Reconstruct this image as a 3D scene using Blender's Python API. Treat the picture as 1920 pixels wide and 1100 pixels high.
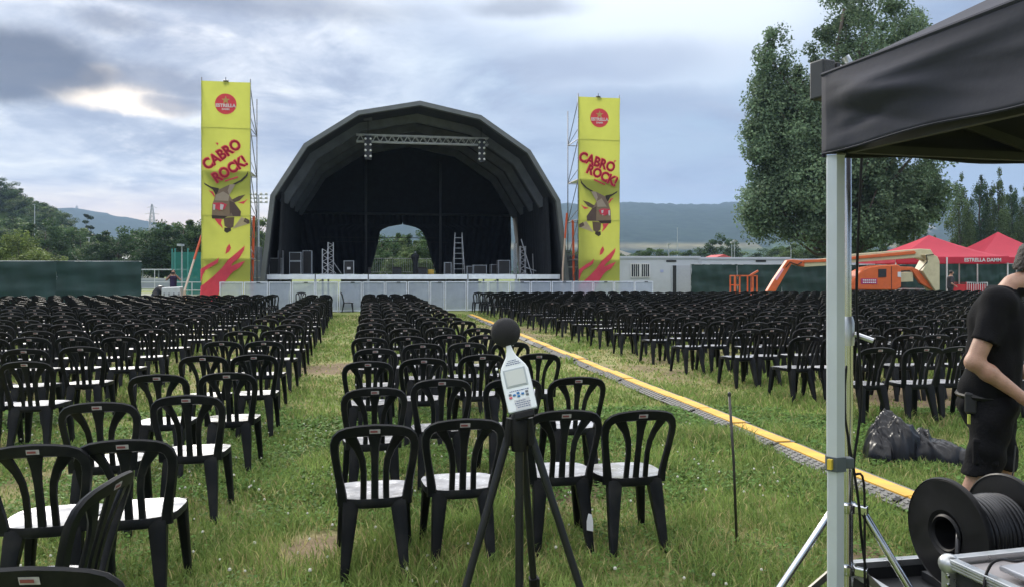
import bpy, math, random
import numpy as np
from mathutils import Vector, Matrix
R = math.radians
random.seed(7)
rng = np.random.default_rng(7)
SC = bpy.context.scene
COL = SC.collection
for o in list(bpy.data.objects):
    bpy.data.objects.remove(o)

# ------------------------------------------------------------------ camera
FPX, HC, VH = 1450.0, 1.67, 512.0          # focal length in photo pixels, eye height, horizon line
cam_d = bpy.data.cameras.new('camera')
cam_d.sensor_width = 36.0
cam_d.lens = 36.0 * FPX / 1920.0
cam_d.shift_y = -(550.0 - VH) / 1920.0
cam_d.clip_start = 0.05
cam_d.clip_end = 20000
cam = bpy.data.objects.new('camera', cam_d)
COL.objects.link(cam)
cam.location = (0, 0, HC)
cam.rotation_euler = (R(90), 0, 0)
SC.camera = cam

def P(u, v, Y):                            # a photo pixel at a known distance
    return Vector(((u - 960) / FPX * Y, Y, HC - (v - VH) / FPX * Y))

# ------------------------------------------------------------------ sky, sun, exposure
SUN_AZ, SUN_EL = -24.0, 27.0               # degrees right of straight ahead, above the horizon
world = bpy.data.worlds.new('World')
SC.world = world
world.use_nodes = True
wn = world.node_tree.nodes
wl = world.node_tree.links
wn.clear()

def N(tree, typ, **kw):
    n = tree.nodes.new(typ)
    for k, v in kw.items():
        if k.startswith('i_'):
            key = k[2:]
            n.inputs[int(key) if key.isdigit() else key.replace('_', ' ')].default_value = v
        else:
            setattr(n, k, v)
    return n

def build_sky():
    T = world.node_tree
    L = T.links.new
    tc = N(T, 'ShaderNodeTexCoord')
    sky = N(T, 'ShaderNodeTexSky', sky_type='NISHITA', sun_disc=False)
    sky.sun_elevation = R(SUN_EL)
    sky.sun_rotation = R(SUN_AZ)
    sky.air_density = 1.2
    sky.dust_density = 2.5
    D = tc.outputs['Generated']
    def math_(op, a, b=None, c=None, clamp=False):
        n = N(T, 'ShaderNodeMath', operation=op, use_clamp=clamp)
        for i, x in enumerate((a, b, c)):
            if x is None: continue
            if hasattr(x, 'links') or hasattr(x, 'is_output'): L(x, n.inputs[i])
            else: n.inputs[i].default_value = x
        return n.outputs[0]
    def vmath(op, a, b=None):
        n = N(T, 'ShaderNodeVectorMath', operation=op)
        for i, x in enumerate((a, b)):
            if x is None: continue
            if hasattr(x, 'is_output'): L(x, n.inputs[i])
            else: n.inputs[i].default_value = x
        return n
    def mix(f, a, b):
        n = N(T, 'ShaderNodeMix', data_type='RGBA')
        for x, s in ((f, 0), (a, 6), (b, 7)):
            if hasattr(x, 'is_output'): L(x, n.inputs[s])
            else: n.inputs[s].default_value = x if s == 0 else (*x, 1)
        return n.outputs[2]
    def sstep(x, lo, hi):
        n = N(T, 'ShaderNodeMapRange', interpolation_type='SMOOTHSTEP')
        L(x, n.inputs[0]); n.inputs[1].default_value = lo; n.inputs[2].default_value = hi
        return n.outputs[0]
    sep = N(T, 'ShaderNodeSeparateXYZ'); L(D, sep.inputs[0])
    x, y, z = sep.outputs
    zc = math_('ADD', math_('MAXIMUM', z, 0.0), 0.16)
    inv = math_('DIVIDE', 1.0, zc)
    pl = N(T, 'ShaderNodeCombineXYZ'); L(math_('MULTIPLY', x, inv), pl.inputs[0]); L(math_('MULTIPLY', y, inv), pl.inputs[1])
    nz = N(T, 'ShaderNodeTexNoise', i_Scale=1.25, i_Detail=8.0, i_Roughness=0.58, i_Distortion=0.35); L(pl.outputs[0], nz.inputs['Vector'])
    nz2 = N(T, 'ShaderNodeTexNoise', i_Scale=3.4, i_Detail=7.0, i_Roughness=0.6, i_Distortion=0.5); L(pl.outputs[0], nz2.inputs['Vector'])
    n1, n2 = nz.outputs[0], nz2.outputs[0]
    # ragged edges for the single clouds: bend the direction by noise
    wv = N(T, 'ShaderNodeTexNoise', i_Scale=9.0, i_Detail=6.0, i_Roughness=0.62); L(D, wv.inputs['Vector'])
    wb = vmath('MULTIPLY', vmath('SUBTRACT', wv.outputs['Color'], (.5, .5, .5)).outputs[0], (.050, .050, .030))
    DW = vmath('ADD', D, wb.outputs[0]).outputs[0]
    def blob(u, v, ru, rv, soft=0.55):     # soft elliptical mask about a direction of the sky, radii in radians
        c = Vector(((u - 960) / FPX, 1, (VH - v) / FPX)).normalized()
        d = vmath('MULTIPLY', vmath('SUBTRACT', DW, tuple(c)).outputs[0], (1 / ru, 1 / ru, 1 / rv))
        ln = N(T, 'ShaderNodeVectorMath', operation='LENGTH'); L(d.outputs[0], ln.inputs[0])
        return math_('SUBTRACT', 1.0, sstep(ln.outputs[1], 1 - soft, 1 + soft))
    def vmax(*a):
        r = a[0]
        for b in a[1:]: r = math_('MAXIMUM', r, b)
        return r
    # clear-sky radiance (Nishita, pulled towards the milky evening blue) and the cloud sheets over it
    base = mix(0.8, sky.outputs[0], (2.3, 3.15, 4.1))
    el = sstep(z, 0.0, 0.10)
    warm_side = sstep(math_('SUBTRACT', math_('MULTIPLY', x, -1.0), math_('MULTIPLY', z, 0.2)), 0.02, 0.42)
    low = math_('MULTIPLY', math_('SUBTRACT', 1.0, sstep(z, 0.03, 0.115)), warm_side)
    veil = sstep(math_('ADD', math_('MULTIPLY', n1, 0.6), math_('MULTIPLY', n2, 0.4)), 0.37, 0.60)
    c_light = mix(sstep(n2, 0.36, 0.66), (2.2, 2.65, 3.7), (3.75, 4.05, 4.75))
    s = mix(math_('MULTIPLY', veil, 0.85), base, c_light)
    dk = sstep(math_('ADD', math_('MULTIPLY', n1, 0.75), math_('MULTIPLY', n2, 0.25)), 0.49, 0.66)
    s = mix(math_('MULTIPLY', dk, math_('MULTIPLY', 0.6, el)), s, (1.55, 1.8, 2.5))
    s = mix(math_('MULTIPLY', low, 0.85), s, (9.6, 5.9, 3.1))
    # blue-grey lower deck towards the right hills
    right = math_('MULTIPLY', sstep(x, -0.12, 0.12), math_('SUBTRACT', 1.0, sstep(z, 0.08, 0.24)))
    s = mix(math_('MULTIPLY', right, 0.55), s, (2.35, 2.85, 3.85))
    hot = vmax(blob(1270, 10, 0.20, 0.09), blob(1050, -30, 0.14, 0.06))
    s = mix(math_('MULTIPLY', hot, 0.95), s, (6.6, 6.8, 7.0))
    gap = vmax(blob(212, 178, 0.060, 0.015, 0.45), blob(285, 200, 0.040, 0.010, .45), blob(196, 150, 0.02, .016, .5))
    glow = blob(235, 180, 0.16, 0.075, 0.8)
    s = mix(math_('MULTIPLY', glow, 0.12), s, (4.6, 4.5, 4.4))
    s = mix(gap, s, (11.5, 9.4, 7.0))
    c1 = vmax(blob(50, 118, 0.085, 0.034, 0.4), blob(140, 138, 0.045, .020, .45), blob(20, 165, 0.05, .016, .5))
    c2 = vmax(blob(290, 152, 0.05, 0.017, 0.5), blob(330, 195, 0.035, 0.013, 0.5), blob(360, 165, .03, .015, .6))
    c3 = vmax(blob(430, -5, 0.19, 0.017, 0.6), blob(200, 40, 0.035, 0.012, 0.6), blob(980, 12, 0.07, 0.012, 0.6))
    c4 = vmax(blob(1160, 118, 0.13, 0.024, 0.6), blob(530, 270, 0.06, 0.045, .7), blob(1200, 190, .10, .02, .7))
    s = mix(math_('MULTIPLY', c4, 0.5), s, (1.9, 2.25, 3.2))
    s = mix(math_('MULTIPLY', c3, 0.65), s, (1.3, 1.45, 1.95))
    s = mix(math_('MULTIPLY', c2, 0.75), s, (1.6, 1.7, 2.2))
    s = mix(math_('MULTIPLY', c1, 0.92), s, (.85, .92, 1.22))
    # overcast brightening towards the zenith
    sc_ = vmath('MULTIPLY', s, (.72, .765, .83)); s = sc_.outputs[0]
    up = sstep(z, 0.27, 0.62)
    s = mix(math_('MULTIPLY', up, 0.85), s, (12.5, 12.6, 12.9))
    bg = N(T, 'ShaderNodeBackground'); L(s, bg.inputs[0]); bg.inputs[1].default_value = 0.1
    out = N(T, 'ShaderNodeOutputWorld'); L(bg.outputs[0], out.inputs[0])
build_sky()
world.cycles.sampling_method = 'MANUAL'
world.cycles.sample_map_resolution = 512

sun_d = bpy.data.lights.new('sun', 'SUN')
sun_d.energy = 1.5
sun_d.angle = R(14)
sun_d.color = (1.0, 0.93, 0.82)
sun = bpy.data.objects.new('sun', sun_d)
COL.objects.link(sun)
_a, _e = R(SUN_AZ), R(SUN_EL)
SUN_DIR = Vector((math.sin(_a) * math.cos(_e), math.cos(_a) * math.cos(_e), math.sin(_e)))
sun.rotation_euler = SUN_DIR.to_track_quat('Z', 'Y').to_euler()
sun.location = SUN_DIR * 100

SC.view_settings.view_transform = 'Standard'
SC.view_settings.look = 'None'
SC.view_settings.gamma = 1
SC.view_settings.exposure = 1.0
SC.view_settings.use_curve_mapping = False
SC.cycles.use_denoising = True
SC.cycles.max_bounces = 8
SC.cycles.diffuse_bounces = 3
SC.cycles.glossy_bounces = 3
SC.cycles.transmission_bounces = 4
SC.cycles.transparent_max_bounces = 12
SC.cycles.volume_bounces = 0
SC.cycles.caustics_reflective = False
SC.cycles.caustics_refractive = False

# ------------------------------------------------------------------ helpers
class MB:
    """collects boxes, bars, tubes and prisms; build() links them as one mesh object"""
    def __init__(s): s.v, s.f, s.m = [], [], []
    def add(s, vs, fs, mi=0):
        b = len(s.v)
        s.v += [tuple(p) for p in vs]
        s.f += [tuple(i + b for i in f) for f in fs]
        s.m += [mi] * len(fs)
        return s
    def box(s, c, d, rot=None, mi=0):
        c = Vector(c); hx, hy, hz = d[0] / 2, d[1] / 2, d[2] / 2
        pts = [Vector((x, y, z)) for x in (-hx, hx) for y in (-hy, hy) for z in (-hz, hz)]
        if rot is not None: pts = [rot @ p for p in pts]
        return s.add([p + c for p in pts], [(0, 1, 3, 2), (4, 6, 7, 5), (0, 4, 5, 1), (2, 3, 7, 6), (0, 2, 6, 4), (1, 5, 7, 3)], mi)
    def bar(s, p, q, w, h=None, mi=0, up=(0, 0, 1)):
        p, q = Vector(p), Vector(q); h = h or w
        d = (q - p)
        y = d.normalized(); u = Vector(up)
        if abs(y.dot(u)) > .98: u = Vector((1, 0, 0))
        x = y.cross(u).normalized(); z = x.cross(y)
        return s.box((p + q) / 2, (w, d.length, h), Matrix((x, y, z)).transposed(), mi)
    def tube(s, pts, r, n=8, cap=True, closed=False, mi=0):
        pts = [Vector(p) for p in pts]; k = len(pts)
        rr = r if isinstance(r, (list, tuple)) else [r] * k
        vs, fs = [], []
        ref = None
        for i, p in enumerate(pts):
            a = pts[(i - 1) % k] if (i or closed) else p
            b = pts[(i + 1) % k] if (i < k - 1 or closed) else p
            t = (b - a).normalized()
            if ref is None:
                ref = Vector((0, 0, 1)) if abs(t.z) < .9 else Vector((1, 0, 0))
            x = t.cross(ref)
            if x.length < 1e-5: x = t.orthogonal()
            x.normalize(); yv = x.cross(t); ref = yv
            for j in range(n):
                a_ = 2 * math.pi * j / n
                vs.append(p + (x * math.cos(a_) + yv * math.sin(a_)) * rr[i])
        for i in range(k if closed else k - 1):
            i2 = (i + 1) % k
            for j in range(n):
                j2 = (j + 1) % n
                fs.append((i * n + j, i * n + j2, i2 * n + j2, i2 * n + j))
        if cap and not closed:
            fs.append(tuple(range(n))[::-1]); fs.append(tuple((k - 1) * n + j for j in range(n)))
        return s.add(vs, fs, mi)
    def lathe(s, prof, n=24, mat=None, mi=0, cap=True):
        mat = mat or Matrix()
        vs, fs = [], []
        for r, z in prof:
            for j in range(n):
                a = 2 * math.pi * j / n
                vs.append(mat @ Vector((r * math.cos(a), r * math.sin(a), z)))
        for i in range(len(prof) - 1):
            for j in range(n):
                j2 = (j + 1) % n
                fs.append((i * n + j, i * n + j2, (i + 1) * n + j2, (i + 1) * n + j))
        if cap:
            fs.append(tuple(range(n))[::-1]); fs.append(tuple((len(prof) - 1) * n + j for j in range(n)))
        return s.add(vs, fs, mi)
    def prism(s, poly, f0, f1, mi=0):
        """poly: 2d outline; f0, f1 map (a,b) to the near and far face"""
        n = len(poly)
        vs = [f0(*p) for p in poly] + [f1(*p) for p in poly]
        fs = [tuple(range(n))[::-1], tuple(range(n, 2 * n))]
        fs += [(i, (i + 1) % n, (i + 1) % n + n, i + n) for i in range(n)]
        return s.add(vs, fs, mi)
    def grid(s, fn, nu, nv, mi=0, closed_u=False):
        vs = [fn(i / (nu if closed_u else nu - 1), j / (nv - 1)) for j in range(nv) for i in range(nu)]
        fs = []
        for j in range(nv - 1):
            for i in range(nu if closed_u else nu - 1):
                i2 = (i + 1) % nu
                fs.append((j * nu + i, j * nu + i2, (j + 1) * nu + i2, (j + 1) * nu + i))
        return s.add(vs, fs, mi)
    def mesh(s, name, mats, smooth=False):
        me = bpy.data.meshes.new(name)
        me.from_pydata(s.v, [], s.f)
        mats = mats if isinstance(mats, (list, tuple)) else [mats]
        for m in mats: me.materials.append(m)
        if len(mats) > 1: me.polygons.foreach_set('material_index', s.m)
        if smooth: smooth_mesh(me, smooth)
        me.update()
        return me
    def build(s, name, mats, parent=None, smooth=False, bevel=0):
        o = link(name, s.mesh(name, mats, smooth), parent)
        if bevel:
            b = o.modifiers.new('bevel', 'BEVEL'); b.width = bevel; b.segments = 2; b.limit_method = 'ANGLE'
        return o

def smooth_mesh(me, ang=40):
    me.shade_smooth()
    if ang is not True and ang < 180:
        me.set_sharp_from_angle(angle=R(ang))

def link(name, data, parent=None):
    o = bpy.data.objects.new(name, data)
    COL.objects.link(o)
    if parent is not None: o.parent = parent
    return o

def tag(o, label=None, cat=None, group=None, kind=None):
    if label: o['label'] = label
    if cat: o['category'] = cat
    if group: o['group'] = group
    if kind: o['kind'] = kind
    return o

def thing(name, label, cat, loc=(0, 0, 0), rz=0.0, group=None):
    o = link(name, None)
    o.location = loc; o.rotation_euler = (0, 0, rz)
    o.empty_display_size = .1
    return tag(o, label, cat, group)

def struct(o): return tag(o, kind='structure')

def text_mesh(txt, size=1.0, bold=0.0, spacing=1.0):
    """letters as flat polygons in x,y, centred"""
    c = bpy.data.curves.new('t', 'FONT')
    c.body = txt; c.size = size; c.offset = bold; c.align_x = 'CENTER'; c.align_y = 'CENTER'; c.space_character = spacing
    c.resolution_u = 3
    o = bpy.data.objects.new('t', c); COL.objects.link(o)
    dg = bpy.context.evaluated_depsgraph_get()
    me = o.evaluated_get(dg).to_mesh()
    vs = [v.co.copy() for v in me.vertices]; fs = [tuple(p.vertices) for p in me.polygons]
    o.evaluated_get(dg).to_mesh_clear()
    bpy.data.objects.remove(o); bpy.data.curves.remove(c)
    return vs, fs

# numpy value noise
def _h(ix, iy, s):
    n = (ix * 374761393 + iy * 668265263 + s * 974711) & 0x7fffffff
    n = ((n ^ (n >> 13)) * 1274126177) & 0x7fffffff
    return ((n ^ (n >> 16)) & 0xffff) / 65535.0
def vnoise(x, y, s=0):
    x = np.asarray(x, float); y = np.asarray(y, float)
    ix = np.floor(x).astype(np.int64); iy = np.floor(y).astype(np.int64)
    fx = x - ix; fy = y - iy
    fx = fx * fx * (3 - 2 * fx); fy = fy * fy * (3 - 2 * fy)
    a = _h(ix, iy, s); b = _h(ix + 1, iy, s); c = _h(ix, iy + 1, s); d = _h(ix + 1, iy + 1, s)
    return (a * (1 - fx) + b * fx) * (1 - fy) + (c * (1 - fx) + d * fx) * fy
def fbm(x, y, s=0, o=4):
    r = 0; a = .5; t = 0
    for i in range(o):
        r = r + a * vnoise(np.asarray(x) * 2 ** i, np.asarray(y) * 2 ** i, s + i); t += a; a *= .5
    return r / t

def np_mesh(name, verts, faces_flat, per, colors=None, mats=(), smooth=False):
    """fast mesh from arrays: faces all with `per` corners; colors per vertex (n,3)"""
    me = bpy.data.meshes.new(name)
    nv = len(verts); nf = len(faces_flat) // per
    me.vertices.add(nv); me.vertices.foreach_set('co', np.asarray(verts, np.float32).ravel())
    me.loops.add(nf * per); me.loops.foreach_set('vertex_index', np.asarray(faces_flat, np.int32))
    me.polygons.add(nf)
    me.polygons.foreach_set('loop_start', np.arange(0, nf * per, per, dtype=np.int32))
    if colors is not None:
        a = me.color_attributes.new('Col', 'FLOAT_COLOR', 'POINT')
        c = np.ones((nv, 4), np.float32); c[:, :3] = colors
        a.data.foreach_set('color', c.ravel())
    for m in mats: me.materials.append(m)
    me.update(calc_edges=True)
    me.validate()
    if smooth: me.shade_smooth()
    return me

# ------------------------------------------------------------------ materials
MATS = {}
def mat(name, col=(.5, .5, .5), rough=.6, metal=0.0, var=0.0, vscale=8.0, bump=0.0, bscale=40.0, ior=1.5, spec=.5, coat=0.0, dirt=None, dscale=2.0, rvar=0.0):
    """principled surface with noise in its colour, relief and gloss"""
    if name in MATS: return MATS[name]
    m = bpy.data.materials.new(name); m.use_nodes = True
    T = m.node_tree; L = T.links.new
    b = T.nodes['Principled BSDF']
    b.inputs['Base Color'].default_value = (*col, 1)
    b.inputs['Roughness'].default_value = rough
    b.inputs['Metallic'].default_value = metal
    b.inputs['IOR'].default_value = ior
    b.inputs['Specular IOR Level'].default_value = spec
    b.inputs['Coat Weight'].default_value = coat
    tc = N(T, 'ShaderNodeTexCoord')
    if var or dirt or rvar:
        nz = N(T, 'ShaderNodeTexNoise', i_Scale=vscale, i_Detail=5.0, i_Roughness=.6)
        L(tc.outputs['Object'], nz.inputs['Vector'])
        mr = N(T, 'ShaderNodeMapRange'); L(nz.outputs[0], mr.inputs[0])
        mr.inputs[1].default_value = .3; mr.inputs[2].default_value = .7
        mr.inputs[3].default_value = 1 - var; mr.inputs[4].default_value = 1 + var
        hs = N(T, 'ShaderNodeHueSaturation'); hs.inputs['Color'].default_value = (*col, 1)
        L(mr.outputs[0], hs.inputs['Value'])
        src = hs.outputs[0]
        if dirt:
            dz = N(T, 'ShaderNodeTexNoise', i_Scale=dscale, i_Detail=6.0, i_Roughness=.65); L(tc.outputs['Object'], dz.inputs['Vector'])
            dr = N(T, 'ShaderNodeMapRange'); L(dz.outputs[0], dr.inputs[0]); dr.inputs[1].default_value = .5; dr.inputs[2].default_value = .72
            dr.inputs[4].default_value = .6
            mx = N(T, 'ShaderNodeMix', data_type='RGBA'); L(dr.outputs[0], mx.inputs[0]); L(src, mx.inputs[6]); mx.inputs[7].default_value = (*dirt, 1)
            src = mx.outputs[2]
        L(src, b.inputs['Base Color'])
        if rvar:
            rr = N(T, 'ShaderNodeMapRange'); L(nz.outputs[0], rr.inputs[0]); rr.inputs[1].default_value = .3; rr.inputs[2].default_value = .7
            rr.inputs[3].default_value = max(0, rough - rvar); rr.inputs[4].default_value = min(1, rough + rvar); L(rr.outputs[0], b.inputs['Roughness'])
    if bump:
        bz = N(T, 'ShaderNodeTexNoise', i_Scale=bscale, i_Detail=4.0)
        L(tc.outputs['Object'], bz.inputs['Vector'])
        bp = N(T, 'ShaderNodeBump', i_Strength=bump, i_Distance=.02); L(bz.outputs[0], bp.inputs['Height']); L(bp.outputs[0], b.inputs['Normal'])
    MATS[name] = m
    return m

def leaf_mat(name, transl=.35):
    m = bpy.data.materials.new(name); m.use_nodes = True
    T = m.node_tree; L = T.links.new; T.nodes.clear()
    at = N(T, 'ShaderNodeAttribute', attribute_name='Col')
    d = N(T, 'ShaderNodeBsdfPrincipled', i_Roughness=.55); d.inputs['Specular IOR Level'].default_value = .08
    t = N(T, 'ShaderNodeBsdfTranslucent')
    mx = N(T, 'ShaderNodeMixShader', i_0=transl)
    out = N(T, 'ShaderNodeOutputMaterial')
    L(at.outputs[0], d.inputs['Base Color']); L(at.outputs[0], t.inputs[0])
    L(d.outputs[0], mx.inputs[1]); L(t.outputs[0], mx.inputs[2]); L(mx.outputs[0], out.inputs[0])
    MATS[name] = m
    return m

def sheer_mat(name, col, alpha, rough=.6, metal=0.0):
    """perforated sheet or netting: part of the light passes through the holes"""
    m = mat(name, col, rough, metal, var=.12, vscale=3)
    T = m.node_tree; b = T.nodes['Principled BSDF']; out = T.nodes['Material Output']
    tr = N(T, 'ShaderNodeBsdfTransparent'); mx = N(T, 'ShaderNodeMixShader', i_0=alpha)
    T.links.new(tr.outputs[0], mx.inputs[1]); T.links.new(b.outputs[0], mx.inputs[2]); T.links.new(mx.outputs[0], out.inputs[0])
    return m

M_BLACKP = mat('black_plastic', (.0045, .005, .0062), .46, var=.25, vscale=5, bump=.08, bscale=300, rvar=.10, spec=.22, dirt=(.020, .019, .017), dscale=5)
M_SEAT = mat('seat_plastic_glare', (.44, .44, .455), .24, var=.25, vscale=9, ior=1.9, spec=.6, rvar=.10, dirt=(.20, .19, .175), dscale=7)  # dusty grey plastic, its base colour lightened to stand in for sky glare
def per_object(m, lo, hi):
    """each copy a little lighter or darker than the next"""
    T = m.node_tree; b = T.nodes['Principled BSDF']; src = b.inputs['Base Color'].links[0].from_socket
    oi = N(T, 'ShaderNodeObjectInfo'); mr = N(T, 'ShaderNodeMapRange', i_3=lo, i_4=hi); T.links.new(oi.outputs['Random'], mr.inputs[0])
    hs = N(T, 'ShaderNodeHueSaturation'); T.links.new(src, hs.inputs['Color']); T.links.new(mr.outputs[0], hs.inputs['Value']); T.links.new(hs.outputs[0], b.inputs['Base Color'])
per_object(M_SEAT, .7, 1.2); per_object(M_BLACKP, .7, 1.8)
M_STICK = mat('maker_label', (.42, .40, .40), .4, var=.2, vscale=60)
M_STICKR = mat('label_print', (.24, .06, .06), .5)
M_ALU = mat('aluminium', (.58, .59, .61), .34, .85, var=.15, vscale=6, rvar=.08)
M_GALV = mat('galvanised_steel', (.42, .44, .46), .45, .7, var=.25, vscale=9, rvar=.1)
M_CHROME = mat('bright_steel', (.62, .63, .65), .16, 1.0, var=.08)
M_DARKM = mat('dark_metal', (.03, .031, .034), .45, .3, var=.2)
M_RUBBER = mat('black_rubber', (.0075, .0075, .0085), .5, spec=.26, var=.2, vscale=12, rvar=.1)
M_WHITE = mat('white_paint', (.62, .63, .65), .5, var=.06, vscale=2, dirt=(.45, .44, .42), dscale=1.2)
M_ORANGE = mat('orange_paint', (.60, .12, .03), .4, var=.10, vscale=3, dirt=(.40, .10, .04), dscale=2)
M_CREAM = mat('cream_paint', (.52, .47, .30), .5, var=.08, vscale=3, dirt=(.36, .31, .2), dscale=2)
M_LEAF = leaf_mat('leaf', .35)
M_GRASS = leaf_mat('grass_blade', .40)
M_BARK = mat('bark', (.085, .07, .055), .9, var=.4, vscale=6, bump=.6, bscale=14)
M_DECKBLK = mat('stage_drape', (.022, .025, .032), .85, var=.25, vscale=3)

# ------------------------------------------------------------------ ground
BARE = [(-1.16, 4.72, .26), (-3.1, 13.6, .8), (5.6, 10.4, 1.3), (3.9, 7.4, .45), (.4, 6.0, .4), (-.2, 3.5, .3), (2.1, 4.6, .2)]
def dryness(x, y):
    x = np.asarray(x, float); y = np.asarray(y, float)
    d = fbm(x * .55 + 3, y * .32, 11, 4)
    d2 = fbm(x * 2.1, y * 1.6, 23, 3)
    m = np.clip((.65 * d + .35 * d2 - .44) / .22, 0, 1)
    far = np.clip((y - 5) / 9, 0, 1)
    m = np.clip(m * .75 + far * .12, 0, 1) * (1 - .75 * np.clip((y - 30) / 8, 0, 1))
    for bx, by, r in BARE:
        q = ((x - bx) ** 2 + ((y - by) * .75) ** 2) / r ** 2
        m = np.maximum(m, np.clip(1.5 * np.exp(-q) + .5 * (d2 - .5) - .05, 0, 1.0) * (q < 5))
    return m

def axis(lo, hi, step, far, g=1.35):
    a = list(np.arange(lo, hi + 1e-6, step))
    s = step
    while a[-1] < far: s *= g; a.append(a[-1] + s)
    s = step; b = [lo]
    while b[-1] > -far: s *= g; b.append(b[-1] - s)
    return np.array(b[:0:-1] + a)
def make_ground():
    xs = np.clip(axis(-9, 9, .12, 3500), -3500, 3500); ys = np.clip(axis(1, 26, .12, 3500), -3500, 3500)
    X, Y = np.meshgrid(xs, ys)
    near = (np.abs(X) < 30) & (Y > -10) & (Y < 60)
    Z = np.where(near, (fbm(X * .9, Y * .9, 5, 4) - .5) * .05, 0.0)
    dr = dryness(X, Y)
    n = fbm(X * 6, Y * 6, 41, 3)[..., None]
    green = np.array([.130, .168, .050]); straw = np.array([.25, .235, .105]); soil = np.array([.18, .135, .085])
    t = dr[..., None]
    col = green * (1 - np.clip(t * 1.6, 0, 1)) + straw * np.clip(t * 1.6, 0, 1)
    t2 = np.clip((t - .6) / .35, 0, 1)
    col = col * (1 - t2) + soil * t2
    col = col * (.75 + .5 * n)
    ny, nx = X.shape
    idx = np.arange(nx * ny).reshape(ny, nx)
    f = np.stack([idx[:-1, :-1], idx[:-1, 1:], idx[1:, 1:], idx[1:, :-1]], -1).reshape(-1)
    m = bpy.data.materials.new('meadow'); m.use_nodes = True
    T = m.node_tree; b = T.nodes['Principled BSDF']; L = T.links.new
    at = N(T, 'ShaderNodeAttribute', attribute_name='Col'); tc = N(T, 'ShaderNodeTexCoord')
    n1 = N(T, 'ShaderNodeTexNoise', i_Scale=22.0, i_Detail=6.0, i_Roughness=.7); L(tc.outputs['Object'], n1.inputs['Vector'])
    n2 = N(T, 'ShaderNodeTexNoise', i_Scale=.6, i_Detail=6.0, i_Roughness=.65); L(tc.outputs['Object'], n2.inputs['Vector'])
    ad = N(T, 'ShaderNodeMath', operation='ADD'); L(n1.outputs[0], ad.inputs[0]); L(n2.outputs[0], ad.inputs[1])
    mr = N(T, 'ShaderNodeMapRange', i_1=.65, i_2=1.35, i_3=.6, i_4=1.45); L(ad.outputs[0], mr.inputs[0])
    hs = N(T, 'ShaderNodeHueSaturation'); L(at.outputs[0], hs.inputs['Color']); L(mr.outputs[0], hs.inputs['Value'])
    L(hs.outputs[0], b.inputs['Base Color']); b.inputs['Roughness'].default_value = .95
    b.inputs['Specular IOR Level'].default_value = .15
    bp = N(T, 'ShaderNodeBump', i_Strength=.8, i_Distance=.03); L(n1.outputs[0], bp.inputs['Height']); L(bp.outputs[0], b.inputs['Normal'])
    me = np_mesh('ground', np.stack([X, Y, Z], -1).reshape(-1, 3), f, 4, col.reshape(-1, 3), [m], True)
    struct(link('ground', me))
make_ground()
def gz(x, y): return float((fbm(np.array([x * .9]), np.array([y * .9]), 5, 4)[0] - .5) * .05)

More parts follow.
